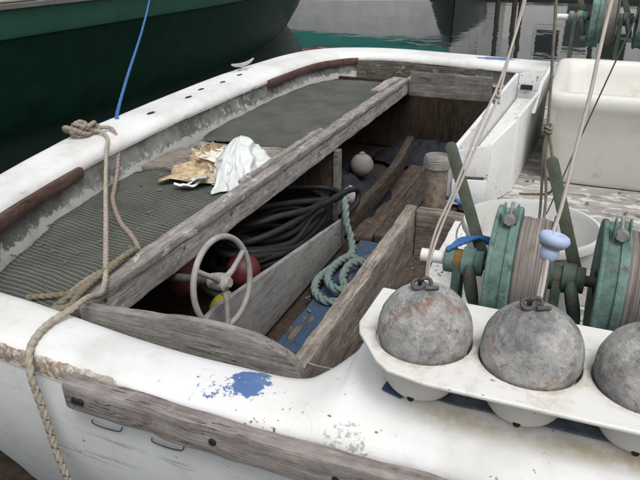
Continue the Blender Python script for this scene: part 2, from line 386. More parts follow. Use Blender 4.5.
M['lead'] = t.done(col, 0.75, 0.3, nb)

# woven plastic mesh mat
t = NT('mesh_mat')
def wave(rot, sc_):
    w = t.n('ShaderNodeTexWave'); w.wave_type = 'BANDS'; w.bands_direction = 'X'; w.wave_profile = 'SIN'
    wv = t.n('ShaderNodeVectorMath'); wv.operation = 'ADD'
    t.l(t.pos, wv.inputs[0])
    nn = t.n('ShaderNodeTexNoise'); nn.inputs['Scale'].default_value = 3.0; t.l(t.pos, nn.inputs['Vector'])
    sm = t.n('ShaderNodeVectorMath'); sm.operation = 'SCALE'; sm.inputs['Scale'].default_value = 0.05
    t.l(nn.outputs['Color'], sm.inputs[0]); t.l(sm.outputs[0], wv.inputs[1])
    t.set(w.inputs['Vector'], t.mapv(rot=(0, 0, rot), vec=wv.outputs[0], rnd=False))
    w.inputs['Scale'].default_value = sc_
    return w.outputs[1]
wa, wb_ = wave(R(8), 25), wave(R(98), 15)
grid = t.math('MAXIMUM', wa, wb_)
gm = t.step(grid, 0.82, 0.98)
age = t.noise(t.pos, 5, 7, 0.65)
base = t.mix(t.step(age, 0.35, 0.7), (0.062, 0.068, 0.055), (0.042, 0.047, 0.039))
thr = t.mix(t.step(age, 0.3, 0.7), (0.25, 0.26, 0.23), (0.17, 0.18, 0.155))
col = t.mix(t.math('MULTIPLY', gm, t.math('ADD', t.noise(t.pos, 40, 4), 0.25)), base, thr)
M['mesh_mat'] = t.done(col, 0.85, 0.2, t.bump(grid, 0.8, 0.006))

# wound stainless wire: fine dark/bright bands round the spool
t = NT('wound_wire')
x, y, z = t.xyz()
fr = t.noise(t.mapv(scale=(480, 2.2, 2.2)), 1.0, 4, 0.65)
big = t.noise(t.mapv(), 18, 5, 0.6)
col = t.ramp(fr, [(0.33, (0.17, 0.15, 0.14)), (0.5, (0.40, 0.365, 0.34)), (0.68, (0.58, 0.545, 0.52))])
col = t.mix(t.math('MULTIPLY', t.step(big, 0.5, 0.7), 0.4), col, (0.17, 0.11, 0.08))
M['wound_wire'] = t.done(col, 0.5, 0.5, t.bump(fr, 0.8, 0.003), 0.1)

# thin carrier-bag plastic
t = NT('bag_plastic')
n = t.noise(t.mapv(), 7, 4, 0.6)
t.b.inputs['Transmission Weight'].default_value = 0.0
t.b.inputs['Subsurface Weight'].default_value = 0.5; t.b.inputs['Subsurface Radius'].default_value = (0.04, 0.05, 0.045); t.b.inputs['Subsurface Scale'].default_value = 0.6
M['bag_plastic'] = t.done(t.mix(n, (0.56, 0.61, 0.595), (0.72, 0.735, 0.73)), 0.3, 0.5, t.bump(t.noise(t.mapv(), 40, 5), 0.4, 0.006))

# harbour water
t = NT('sea_water')
w1 = t.noise(t.mapv(scale=(0.8, 0.8, 1), rot=(0, 0, R(-20)), rnd=False), 0.9, 3, 0.5)
w2 = t.noise(t.mapv(scale=(1.0, 0.6, 1), loc=(7, 3, 0), rnd=False), 4.5, 3, 0.5)
hh = t.math('ADD', t.math('MULTIPLY', w1, 1.0), t.math('MULTIPLY', w2, 0.14))
t.b.inputs['IOR'].default_value = 1.33
M['sea_water'] = t.done((0.008, 0.014, 0.013), 0.03, 0.5, t.bump(hh, 0.12, 0.10))

# ------------------------------------------------------------------ mesh helpers
def fbm(p, s=1.0, o=3):
    v, a = 0.0, 1.0
    for i in range(o):
        v += a * mnoise.noise(Vector(p) * s); s *= 2.07; a *= 0.5
    return v

class MB:
    """collects verts and faces in world space"""
    def __init__(s): s.v = []; s.f = []
    def add(s, v, f):
        k = len(s.v); s.v += [tuple(p) for p in v]; s.f += [tuple(i + k for i in q) for q in f]; return s
    def grid(s, rows, cu=False, cv=False, caps=False):
        nu, nv = len(rows), len(rows[0]); k = len(s.v)
        for r in rows: s.v += [tuple(p) for p in r]
        for i in range(nu if cu else nu - 1):
            for j in range(nv if cv else nv - 1):
                i2, j2 = (i + 1) % nu, (j + 1) % nv
                s.f.append((k + i * nv + j, k + i2 * nv + j, k + i2 * nv + j2, k + i * nv + j2))
        if caps and cv:
            s.f.append(tuple(k + j for j in range(nv)))
            s.f.append(tuple(k + (nu - 1) * nv + j for j in reversed(range(nv))))
        return s
    def tube(s, pts, r, seg=8, closed=False, twist=0, depth=0.18, caps=True, lobes=3):
        pts = [Vector(p) for p in pts]; n = len(pts)
        rr = r if isinstance(r, (list, tuple)) else [r] * n
        T = []
        for i in range(n):
            a = pts[(i - 1) % n] if (closed or i > 0) else pts[0]
            b = pts[(i + 1) % n] if (closed or i < n - 1) else pts[-1]
            T.append((b - a).normalized() if (b - a).length > 1e-9 else Vector((0, 0, 1)))
        u = T[0].orthogonal().normalized(); rows = []; d = 0.0
        for i in range(n):
            if i: d += (pts[i] - pts[i - 1]).length
            u = (u - T[i] * u.dot(T[i])).normalized(); w = T[i].cross(u)
            row = []
            for j in range(seg):
                a = 2 * math.pi * j / seg
                q = rr[i]
                if twist: q *= 1 - depth + depth * 1.6 * abs(math.cos((lobes * a) / 2 - d * twist))
                row.append(pts[i] + (u * math.cos(a) + w * math.sin(a)) * q)
            rows.append(row)
        return s.grid(rows, cu=closed, cv=True, caps=caps and not closed)
    def lathe(s, prof, o, axis='z', seg=32, caps=False, jit=0.0):
        """prof: (radius, height) pairs"""
        rows = []
        o = Vector(o)
        for j in range(seg):
            a = 2 * math.pi * j / seg; row = []
            for (r, h) in prof:
                c, q = math.cos(a) * r, math.sin(a) * r
                p = {'z': (c, q, h), 'x': (h, c, q), 'y': (q, h, c)}[axis]
                p = o + Vector(p)
                if jit: p += Vector((fbm(p, 14, 2), fbm(p + Vector((9, 0, 0)), 14, 2), 0)) * jit
                row.append(p)
            rows.append(row)
        return s.grid(rows, cu=True)
    def box(s, x0, x1, y0, y1, z0, z1):
        v = [(x, y, z) for x in (x0, x1) for y in (y0, y1) for z in (z0, z1)]
        return s.add(v, [(0, 1, 3, 2), (4, 6, 7, 5), (0, 4, 5, 1), (2, 3, 7, 6), (0, 2, 6, 4), (1, 5, 7, 3)])
    def prism(s, poly, off):
        """poly: list of 3-D points; extruded by vector off"""
        n = len(poly); off = Vector(off)
        a = [Vector(p) for p in poly]; b = [p + off for p in a]
        f = [tuple(reversed(range(n))), tuple(range(n, 2 * n))]
        f += [(i, (i + 1) % n, n + (i + 1) % n, n + i) for i in range(n)]
        return s.add(a + b, f)

def catmull(pts, per=8, closed=False):
    pts = [Vector(p) for p in pts]; n = len(pts); out = []
    rng = n if closed else n - 1
    for i in range(rng):
        p1, p2 = pts[i], pts[(i + 1) % n]
        p0 = pts[(i - 1) % n] if (closed or i > 0) else p1 * 2 - p2
        p3 = pts[(i + 2) % n] if (closed or i + 2 < n) else p2 * 2 - p1
        for k in range(per):
            t_ = k / per
            out.append(0.5 * ((2 * p1) + (p2 - p0) * t_ + (2 * p0 - 5 * p1 + 4 * p2 - p3) * t_ ** 2 + (3 * p1 - p0 - 3 * p2 + p3) * t_ ** 3))
    if not closed: out.append(pts[-1])
    return out

def resample(pts, step):
    out = [Vector(pts[0])]; acc = 0
    for a, b in zip(pts, pts[1:]):
        a, b = Vector(a), Vector(b); L = (b - a).length
        if L < 1e-9: continue
        p = step - acc
        while p <= L:
            out.append(a.lerp(b, p / L)); p += step
        acc = (acc + L) % step if L else acc
    if (out[-1] - Vector(pts[-1])).length > step * 0.3: out.append(Vector(pts[-1]))
    return out

def wloc(o):
    p = Vector((0, 0, 0))
    while o is not None: p += o.location; o = o.parent
    return p

def link(name, mb, mat, parent=None, smooth=True, angle=40, bev=0.0, bseg=2, base=None):
    me = bpy.data.meshes.new(name)
    off = wloc(parent) if parent else (Vector(base) if base else Vector((0, 0, 0)))
    me.from_pydata([(p[0] - off.x, p[1] - off.y, p[2] - off.z) for p in mb.v], [], mb.f)
    bm = bmesh.new(); bm.from_mesh(me)
    bmesh.ops.recalc_face_normals(bm, faces=bm.faces)
    if bev:
        es = [e for e in bm.edges if len(e.link_faces) == 2 and e.calc_face_angle(0) > R(35)]
        bmesh.ops.bevel(bm, geom=es, offset=bev, segments=bseg, profile=0.6, affect='EDGES')
    bm.to_mesh(me); bm.free()
    me.materials.append(M[mat])
    if smooth:
        me.polygons.foreach_set('use_smooth', [True] * len(me.polygons))
        if hasattr(me, 'set_sharp_from_angle'): me.set_sharp_from_angle(angle=R(angle))
    o = bpy.data.objects.new(name, me); COL.objects.link(o)
    if parent: o.parent = parent
    elif base: o.location = base
    return o

def thing(name, label, cat, loc=(0, 0, 0), group=None):
    o = bpy.data.objects.new(name, None); o.empty_display_size = 0.05
    COL.objects.link(o); o.location = loc
    return tag(o, label, cat, group)

def tag(o, label, cat, group=None):
    o['label'] = label; o['category'] = cat
    if group: o['group'] = group
    return o

def worn_plank(name, mat, parent, x0, x1, y0, y1, z0, z1, div=(1, 1, 1), wear=0.004, bev=0.004, skew=None, freq=9, base=None):
    """a timber box, subdivided and gnawed along its edges"""
    bm = bmesh.new(); nx, ny, nz = div
    bmesh.ops.create_cube(bm, size=1)
    for ax, k in ((0, nx), (1, ny), (2, nz)):
        if k > 1:
            for c in range(1, k):
                pl = -0.5 + c / k
                no = [0, 0, 0]; no[ax] = 1; co = [0, 0, 0]; co[ax] = pl
                bmesh.ops.bisect_plane(bm, geom=bm.verts[:] + bm.edges[:] + bm.faces[:], plane_co=co, plane_no=no)
    for v_ in bm.verts:
        v_.co = Vector((x0 + (v_.co.x + .5) * (x1 - x0), y0 + (v_.co.y + .5) * (y1 - y0), z0 + (v_.co.z + .5) * (z1 - z0)))
    es = [e for e in bm.edges if len(e.link_faces) == 2 and e.calc_face_angle(0) > R(60)]
    if bev: bmesh.ops.bevel(bm, geom=es, offset=bev, segments=2, profile=0.6, affect='EDGES')
    for v_ in bm.verts:
        p = v_.co
        v_.co += Vector((fbm(p, freq), fbm(p + Vector((31, 0, 0)), freq), fbm(p + Vector((0, 47, 0)), freq))) * wear
        if skew: v_.co = Vector(skew(v_.co))
    mb = MB(); bm.verts.ensure_lookup_table()
    mb.add([v_.co[:] for v_ in bm.verts], [[q.index for q in f.verts] for f in bm.faces])
    bm.free()
    return link(name, mb, mat, parent, True, 50, base=base)

# ------------------------------------------------------------------ water
WL = -0.9
mb = MB(); mb.add([(-600, -600, WL), (600, -600, WL), (600, 600, WL), (-600, 600, WL)], [(0, 1, 2, 3)])
wat = link('water', mb, 'sea_water', None, False); wat['kind'] = 'structure'

# ------------------------------------------------------------------ the fishing boat
boat = thing('fishing_boat', 'worn white fishing boat with open stern cockpit and weathered wooden deck beam', 'boat', (-0.3, 3.3, WL))

# stations: outer xy, inner xy, height, raised weight
ST = [((2.6, 4.7), (2.6, 4.45), .05, 0), ((1.6, 5.1), (1.6, 4.85), .03, 0), ((.5, 5.38), (.5, 5.08), .02, 0), ((-.46, 5.6), (-.5, 5.28), .01, 0),
      ((-1.36, 5.84), (-1.40, 5.50), 0, 0), ((-1.92, 5.79), (-1.78, 5.46), 0, 0), ((-2.2, 5.6), (-1.95, 5.28), 0, 0), ((-2.38, 5.15), (-2.06, 4.95), 0, 0),
      ((-2.43, 4.14), (-2.09, 4.1), 0, 0), ((-2.37, 3.15), (-2.07, 3.2), 0, 0), ((-2.30, 2.5), (-2.03, 2.55), 0, 0), ((-2.22, 2.1), (-1.985, 2.15), 0, 0),
      ((-2.13, 1.76), (-1.925, 1.80), 0, 0), ((-2.03, 1.42), (-1.85, 1.50), 0, 0), ((-1.84, 1.12), (-1.72, 1.26), 0, 0), ((-1.55, .95), (-1.50, 1.135), 0, 0), ((-1.2, .90), (-1.2, 1.098), 0, 0),
      ((-.9, .88), (-.9, 1.062), 0, 0), ((-.6, .875), (-.6, 1.047), 0, 0), ((-.46, .876), (-.46, 1.055), 0, 0.03), ((-.40, .878), (-.405, 1.085), 0, 0.3),
      ((-.35, .88), (-.36, 1.14), 0, 0.72), ((-.30, .88), (-.33, 1.21), 0, 0.97), ((-.15, .88), (-.15, 1.235), 0, 1.0), ((.4, .88), (.4, 1.24), 0, 1.0), ((1.2, .89), (1.2, 1.25), 0, 1.0), ((2.6, 1.1), (2.6, 1.45), .03, 1.0)]
PA = [(0, -.05), (.0, -.022), (.025, -.006), (.09, .003), (.2, .006), (.35, .008), (.55, .008), (.75, .005), (.88, -.003), (.96, -.018), (1.0, -.04), (1.0, -.06)]
PB = [(0, -.05), (.0, -.012), (.04, .008), (.13, .030), (.22, .050), (.28, .059), (.36, .061), (.75, .061), (.90, .059), (.96, .052), (1.0, .03), (1.0, -.02)]
so = catmull([(a[0], a[1], z) for a, b, z, r in ST], 8)
si = catmull([(b[0], b[1], z) for a, b, z, r in ST], 8)
sr = catmull([(r, 0, 0) for a, b, z, r in ST], 8)
rows = []
for a, b, r in zip(so, si, sr):
    k = min(1, max(0, r.x)); row = []
    for (ta, za), (tb, zb) in zip(PA, PB):
        t_ = ta * (1 - k) + tb * k; z_ = za * (1 - k) + zb * k
        p = a.lerp(b, t_); p.z += z_ + fbm((p.x, p.y, 0), 3.0, 2) * 0.003
        row.append(p)
    rows.append(row)
link('gunwale', MB().grid(rows), 'gunwale_paint', boat, True, 60)

def outward(seq):
    N = []
    for i in range(len(seq)):
        a = seq[max(0, i - 1)]; b = seq[min(len(seq) - 1, i + 1)]
        d = (b - a); N.append(Vector((d.y, -d.x, 0)).normalized())     # points to the inside of the boat
    return N
no = outward(so)
# orientation test: inside is towards (0,3.3)
if (Vector((0, 3.3, 0)) - so[80]).dot(no[80]) < 0: no = [-n_ for n_ in no]
rows = []
for a, n_ in zip(so, no):
    row = []
    for z_, d in ((-.045, 0.004), (-.12, 0.0), (-.25, 0.008), (-.45, .060), (-.65, .155), (-.8, .22), (-.9, .255), (-1.0, .29), (-1.25, .42)):
        p = a + n_ * d; p = Vector((p.x, p.y, a.z * 0.5 + z_)); p += n_ * fbm(p, 2.5, 2) * 0.004
        row.append(p)
    rows.append(row)
link('hull', MB().grid(rows), 'hull_paint', boat, True, 60)

# inside lining of the bulwark (flaking paint) and dark plywood below it
ni = outward(si)
if (Vector((0, 3.3, 0)) - si[80]).dot(ni[80]) < 0: ni = [-n_ for n_ in ni]
rows = []; rows2 = []
for a, n_, r in zip(si, ni, sr):
    k = min(1, max(0, r.x)); top = -.055 + .04 * k
    row = []
    for z_, d in ((top, -.006), (-.09, -.008), (-.13, .004), (-.17, .02), (-.215, .03)):
        p = a + n_ * d; p.z = a.z + z_; w = fbm(p, 7, 3) * .012
        row.append(p + n_ * w)
    rows.append(row)
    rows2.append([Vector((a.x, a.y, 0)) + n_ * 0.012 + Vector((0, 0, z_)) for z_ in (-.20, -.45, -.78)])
link('bulwark_lining', MB().grid(rows), 'peeling_paint', boat, True, 60)
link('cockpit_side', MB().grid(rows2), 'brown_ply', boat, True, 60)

# dark wooden strips under the lip of the transom
def strip(z, idx, r, mat, name):
    pts = []
    for i in idx:
        p = si[i] + ni[i] * 0.010; pts.append((p.x, p.y, z))
    pts = resample(catmull(pts, 4), 0.03); rw = []
    for k_, p in enumerate(pts):
        d = (pts[min(k_ + 1, len(pts) - 1)] - pts[max(k_ - 1, 0)]).normalized(); q = Vector((d.y, -d.x, 0))
        if q.dot(Vector((0, 3.3, 0)) - p) < 0: q = -q
        j = fbm(p, 12, 2) * .004; w_ = r * .55; h_ = r * .9
        rw.append([p + q * (w_ + j) + Vector((0, 0, h_ * .6)), p + q * (w_ * .6 + j) + Vector((0, 0, h_)), p - q * w_ + Vector((0, 0, h_)), p - q * w_ - Vector((0, 0, h_)), p + q * (w_ * .7 + j) - Vector((0, 0, h_)), p + q * (w_ + j) - Vector((0, 0, h_ * .5))])
    mb = MB().grid(rw, False, True, True)
    return link(name, mb, mat, boat)
def near_idx(x, y): return min(range(len(si)), key=lambda i: (si[i].x - x) ** 2 + (si[i].y - y) ** 2)
i0, i1 = near_idx(-1.98, 2.12), near_idx(-1.60, 1.19)
strip(-.058, range(i0, i1, 2), .028, 'dark_rail_wood', 'lip_strip')
i0, i1 = near_idx(-1.82, 5.45), near_idx(-2.09, 4.1)
strip(-.062, range(i0, i1, 2), .028, 'dark_rail_wood', 'lip_strip')

# after deck (under the mats) with its front beam
ring = [si[i] + ni[i] * 0.02 for i in range(len(si)) if si[i].x < -1.27]
mb = MB(); zs = -.205
poly = [(p.x, p.y, zs) for p in ring]
poly = [(-1.27, poly[0][1], zs)] + poly + [(-1.27, poly[-1][1], zs)]
mb.prism(poly, (0, 0, -.03))
link('aft_deck', mb, 'aft_plank', boat, False)

beam = worn_plank('deck_beam', 'beam_wood', boat, -1.275, -1.222, 1.10, 5.42, -.205, -.112, (2, 90, 4), .0035, .006, None, 11)
worn_plank('beam_cap', 'beam_wood', beam, -1.285, -1.214, 1.08, 4.93, -.110, -.082, (3, 90, 2), .0045, .005, None, 9)
# split-off strip left along the middle of the beam
worn_plank('split_strip', 'beam_wood', beam, -1.300, -1.268, 2.30, 3.25, -.088, -.068, (2, 24, 2), .006, .004, None, 8)
worn_plank('split_strip', 'beam_wood', beam, -1.330, -1.262, 4.30, 4.86, -.084, -.062, (2, 16, 2), .008, .004, None, 8)

for y_ in (1.32, 1.75, 2.10, 2.62, 3.05, 3.60, 4.15, 4.7):
    link('nail', MB().lathe([(0, .0015), (.006, .0012), (.008, -.004)], (-1.2195 + .0, y_, -.135 - .02 * math.sin(y_ * 9)), 'x', 10), 'rust', beam)
# plank lying between the two mats
worn_plank('loose_plank', 'aft_plank', boat, -2.02, -1.30, 2.62, 2.98, -.200, -.172, (12, 8, 2), .010, .006, lambda p: (p[0], p[1] + .12 * (p[0] + 1.6), p[2]), 5)
worn_plank('loose_plank', 'aft_plank', boat, -2.00, -1.33, 3.00, 3.14, -.202, -.182, (12, 4, 2), .008, .005, lambda p: (p[0], p[1] + .10 * (p[0] + 1.6), p[2]), 5)

# coaming boards at the two ends of the cockpit opening
poly = []
n_ = 44
for i in range(n_ + 1):
    s_ = i / n_; x_ = -1.14 + s_ * .64
    zt = -.020 + .036 * min(1, s_ / .6)
    if s_ > .62: q = (s_ - .62) / .38; zt = .016 - .085 * (1 - math.sqrt(max(0, 1 - q ** 2.2)))
    poly.append((x_, 1.13, zt - .004 + fbm((x_, 0, 0), 14) * .003))
poly = poly + [(-.50, 1.13, -.20), (-1.14, 1.13, -.20)]
poly = [(p[0], p[1] - .012 * 0, p[2]) for p in poly]
link('coaming_board', MB().prism(poly, (0, .03, 0)), 'grey_board', boat, True, 40, .004)
worn_plank('coaming_board', 'grey_board', boat, -1.21, -.58, 4.90, 4.94, -.215, -.03, (24, 2, 8), .008, .008, None, 6)

worn_plank('inner_plank', 'old_ply', boat, -1.80, -.52, 5.40, 5.425, -.20, -.055, (24, 2, 4), .006, .005, lambda p: (p[0], p[1] - .10 * max(0, p[0] + 1.4), p[2]), 7)
# rubbing strake on the near side, bolted
def strake_y(x): return min(so, key=lambda p: abs(p.x - x) + (50 if p.y > 2 else 0)).y
rub = worn_plank('rub_rail', 'rail_wood', boat, -.935, 2.2, .832, .872, -.072, .000, (110, 3, 4), .0035, .008, lambda p: (p[0], p[1] + (.004 if p[0] < -.7 else 0), p[2] + .004 * math.sin(p[0] * 3)), 12)
for x_ in (-.90, -.885, -.56, -.30, .05, .4):
    mb = MB().lathe([(0, -.003), (.007, -.003), (.009, 0), (.009, .006)], (x_, .8325, -.040), 'y', 12)
    link('bolt_hole', mb, 'black_hole', rub)  # flat black disc paints the shade inside a countersunk hole
for x_ in (-.86, -.70):
    pts = catmull([(x_ - .040, .872, -.122), (x_ - .036, .868, -.128), (x_, .8675, -.131), (x_ + .036, .868, -.128), (x_ + .042, .872, -.118)], 4)
    link('wire_staple', MB().tube(pts, .0016, 6), 'dark_steel', boat)

# mooring cleat and drain slots on the transom
cl = link('cleat', MB().lathe([(.0, .0), (.038, .0), (.036, .008), (.014, .014), (.012, .045), (0, .05)], (-2.33, 4.30, .004), 'z', 16), 'aluminium', boat)
pts = catmull([(-2.345, 4.165, .068), (-2.34, 4.22, .055), (-2.33, 4.30, .048), (-2.32, 4.38, .055), (-2.31, 4.44, .074)], 5)
link('horn', MB().tube(pts, [.006 + .009 * math.sin(math.pi * i / (len(pts) - 1)) for i in range(len(pts))], 10), 'aluminium', cl)
for (x_, y_) in ((-2.17, 2.92), (-2.20, 3.35), (-2.24, 3.84), (-2.26, 4.12), (-2.25, 3.58)):
    mb = MB().lathe([(0, .0), (.020, .0), (.024, -.003)], (0, 0, 0), 'z', 14)
    mb.v = [(x_ + p[0] * .55, y_ + p[1] * 1.5, .0105 + p[2]) for p in mb.v]
    link('drain_slot', mb, 'black_hole', boat)

# cockpit sole: boards fore and aft of each other, blue paint worn off
fl = worn_plank('floor_board', 'floor_blue', boat, -1.02, -.86, 1.05, 3.20, -.72, -.690, (3, 24, 1), .003, .004)
worn_plank('floor_board', 'floor_blue', boat, -.852, -.70, 1.05, 3.24, -.72, -.688, (3, 24, 1), .003, .004)
worn_plank('floor_board', 'floor_blue', boat, -.692, -.56, 1.05, 3.18, -.72, -.691, (3, 24, 1), .003, .004)
worn_plank('floor_board', 'floor_brown', boat, -1.10, -.97, 3.23, 5.2, -.72, -.685, (3, 24, 1), .004, .004)
worn_plank('floor_board', 'floor_brown', boat, -.962, -.83, 3.27, 5.2, -.72, -.678, (3, 24, 1), .004, .004)
worn_plank('floor_board', 'floor_brown', boat, -.822, -.70, 3.25, 5.2, -.72, -.684, (3, 24, 1), .004, .004)
worn_plank('floor_board', 'floor_brown', boat, -.692, -.56, 3.21, 5.2, -.72, -.689, (3, 24, 1), .004, .004)
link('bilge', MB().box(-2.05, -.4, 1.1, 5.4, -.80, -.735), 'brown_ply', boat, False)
# side board of the stowage bin under the deck
poly = [(-1.10, 1.30, -.70), (-1.10, 3.14, -.70)]
for i in range(21):
    s_ = i / 20; y_ = 3.14 - s_ * 1.84
    zt = -.545 + (3.14 - y_) * .137
    if y_ < 1.75: zt -= (1.75 - y_) * .25
    poly.append((-1.10, y_, zt + fbm((0, y_, 3), 6) * .004))
link('bin_board', MB().prism(poly, (-.022, 0, 0)), 'bin_wood', boat, True, 40, .003)
# partition and lintel under the beam
worn_plank('partition', 'brown_ply', boat, -1.95, -1.225, 3.32, 3.345, -.70, -.21, (6, 1, 6), .003, .003)
worn_plank('partition_post', 'grey_board', boat, -1.232, -1.20, 3.30, 3.36, -.70, -.212, (1, 1, 8), .003, .004)
# curved rib along the far floor
pts = catmull([(-1.10, 3.28, -.665), (-1.09, 3.48, -.62), (-1.05, 3.75, -.57), (-1.03, 4.1, -.52), (-1.05, 4.5, -.47)], 5)
mb = MB(); rw = []
for p in pts: rw.append([p + Vector((.0, 0, .05)), p + Vector((-.05, 0, .05)), p + Vector((-.05, 0, -.06)), p + Vector((0, 0, -.06))])
mb.grid(rw, False, True, True)
link('curved_rib', mb, 'floor_brown', boat, True, 35, .004)
# forward bulkhead of the cockpit
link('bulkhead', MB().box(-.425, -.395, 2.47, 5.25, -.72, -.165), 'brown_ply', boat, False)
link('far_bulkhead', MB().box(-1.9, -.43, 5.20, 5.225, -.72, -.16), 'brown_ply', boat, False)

# bait trough between the cockpit and the deck
tr = worn_plank('trough_wall', 'trough_wood', boat, -.578, -.528, 1.07, 2.42, -.46, -.118, (3, 34, 6), .0045, .014, None, 10)
worn_plank('trough_wall', 'trough_end_wood', boat, -.526, -.335, 2.36, 2.42, -.46, -.116, (8, 3, 6), .0045, .014, None, 10)
link('trough_floor', MB().box(-.527, -.35, 1.07, 2.36, -.34, -.31), 'floor_brown', boat, False)
worn_plank('trough_wall', 'trough_wood', boat, -.352, -.322, 1.22, 2.36, -.46, -.168, (2, 24, 3), .003, .004, None, 10)
# small gear left in the trough: a lead weight and a scrap block
worn_plank('scrap_block', 'trough_end_wood', boat, -.47, -.38, 1.50, 1.58, -.309, -.26, (4, 4, 3), .007, .012, None, 16)
worn_plank('scrap_block', 'trough_end_wood', boat, -.50, -.44, 1.75, 1.80, -.309, -.28, (4, 4, 3), .007, .010, None, 16)

# side deck: white painted ledge, then grey planks running fore and aft
worn_plank('ledge_board', 'ledge_paint', boat, -.366, -.205, 1.23, 2.44, -.166, -.135, (4, 30, 2), .003, .006, None, 9)
pw = .145
for i in range(26):
    y0 = 1.245 + i * (pw + .005)
    x0 = -.20 if y0 < 2.45 else -.40
    if y0 + pw > 5.0: break
    worn_plank('deck_plank', 'deck_wood', boat, x0 + random.uniform(0, .006), 2.2, y0, y0 + pw, -.185, -.150 + random.uniform(-.002, .002), (22 if i < 14 else 8, 3, 1), .003, .005, None, 8)

# grey non-slip pad on the raised ledge
poly = []
for i in range(40):
    s_ = i / 39; poly.append((-.215 + s_ * 1.9, .992 + fbm((s_ * 30, 1, 0), 1) * .004, .0635))
poly += [(1.685, 1.20, .0635), (-.27, 1.20, .0635), (-.262, 1.03, .0635)]
link('grip_pad', MB().prism(poly, (0, 0, .005)), 'pad', boat, False)
link('blue_corner', MB().prism([(-.262, .985, .063), (-.222, .972, .063), (-.21, .99, .063), (-.258, 1.03, .063)], (0, 0, .004)), 'navy_paint', boat, False)

# stand pipe with threaded cap
sp = link('stand_pipe', MB().lathe([(.0, -.72), (.046, -.72), (.046, .065), (0, .065)], (-.475, 2.475, 0), 'z', 28), 'rusty_pipe', boat)
prof = [(.050, .035), (.055, .037)]
for i in range(5): prof += [(.0565, .042 + i * .006), (.0535, .045 + i * .006)]
prof += [(.055, .073), (.050, .085), (.034, .088), (.032, .083), (0, .083)]
link('pipe_cap', MB().lathe(prof, (-.475, 2.475, 0), 'z', 32), 'galvanised', sp)

# ------------------------------------------------------------------ mats
def mat_sheet(name, outline, z, label):
    """ragged flexible sheet: grid clipped to an outline by pulling the border in"""
    xs = [p[0] for p in outline]; ys = [p[1] for p in outline]
    cx, cy = sum(xs) / len(xs), sum(ys) / len(ys)
    pts = [Vector((x, y, 0)) for x, y in outline]
    dense = resample(pts + [pts[0]], .018)[:-1]
    rows = []
    for k in range(12):
        q = 1 - k / 11.5
        row = []
        for p in dense:
            c = Vector((cx, cy, 0)); d = (p - c)
            rag = 0.02 * fbm((p.x * 1.0, p.y, 2), 16, 4) if k == 0 else 0
            w = c + d * (q + rag)
            h = z + .004 + .008 * abs(fbm((w.x, w.y, 0), 5, 3)) + (.012 * max(0, fbm((w.x, w.y, 5), 4, 2)) if k < 2 else .003)
            row.append((w.x, w.y, h))
        rows.append(row)
    mb = MB().grid(rows, False, True)
    mb.f.append(tuple(len(mb.v) - len(dense) + j for j in range(len(dense))))
    o = link(name, mb, 'mesh_mat', None, True, 80, base=(cx, cy, z))
    so_ = o.modifiers.new('thick', 'SOLIDIFY'); so_.thickness = .004; so_.offset = 1
    return tag(o, label, 'mat', 'mesh mats on the after deck')
mat_sheet('mesh_mat', [(-1.30, 1.16), (-1.50, 1.19), (-1.68, 1.30), (-1.78, 1.44), (-1.86, 1.72), (-1.95, 1.92), (-1.95, 2.1), (-2.02, 2.32), (-2.02, 2.50), (-1.90, 2.60), (-1.70, 2.56), (-1.50, 2.60), (-1.32, 2.60), (-1.295, 2.0)], -.196,
          'dark grey woven mesh mat with ragged edge lying under the tan ropes')
mat_sheet('mesh_mat', [(-1.31, 3.18), (-1.60, 3.15), (-1.98, 3.12), (-2.06, 3.35), (-2.08, 3.9), (-2.07, 4.5), (-2.03, 4.92), (-1.93, 5.20), (-1.70, 5.30), (-1.45, 5.32), (-1.33, 5.0), (-1.305, 4.0)], -.194,
          'dark grey woven mesh mat in the far corner behind the plastic bag')

# ------------------------------------------------------------------ litter on the deck
def crumple(name, label, cat, base, mat, L, W, yaw, zamp, seed, mat2=None):
    mb = MB(); rows = []; n, m = 12, 7
    ca, sa = math.cos(yaw), math.sin(yaw)
    for i in range(n):
        row = []
        for j in range(m):
            u, v_ = i / (n - 1) - .5, j / (m - 1) - .5
            e = 1 + .25 * fbm((u * 3 + seed, v_ * 3, 0), 1.5, 3)
            x_, y_ = u * L * e, v_ * W * e * (1.15 - .5 * u)
            f1 = abs(fbm((u * 4 + seed, v_ * 4, 1), 1.1, 2)); f2 = abs(fbm((u * 7, v_ * 7 + seed, 2), 1.0, 2))
            z_ = zamp * (f1 * .9 + f2 * .28) * (1 - 2.2 * abs(v_) ** 2) * (.55 + .9 * (u + .5)) + .004
            x_ += .035 * fbm((u * 11, v_ * 11, seed), 1); y_ += .030 * fbm((u * 11, v_ * 11, seed + 9), 1)
            row.append((base[0] + x_ * ca - y_ * sa, base[1] + x_ * sa + y_ * ca, base[2] + z_))
        rows.append(row)
    mb.grid(rows)
    mb.f = [q for f in mb.f for q in ((f[0], f[1], f[2]), (f[0], f[2], f[3]))]
    o = link(name, mb, mat, None, True, 24, base=base)
    so_ = o.modifiers.new('thick', 'SOLIDIFY'); so_.thickness = .0015
    return tag(o, label, cat)
pp = crumple('crumpled_paper', 'crumpled stained brown paper lying beside the plastic bag', 'paper', (-1.70, 2.66, -.172), 'paper', .50, .21, R(106), .085, 3.3)
cw = crumple('rag', 'x', 'rag', (-1.66, 2.72, -.125), 'cloth_white', .17, .10, R(80), .04, 5.1)
del cw['label'], cw['category']
cw.name = 'white_lining'; cw.parent = pp; cw.location = Vector((-1.66, 2.72, -.125)) - Vector((-1.70, 2.66, -.172))

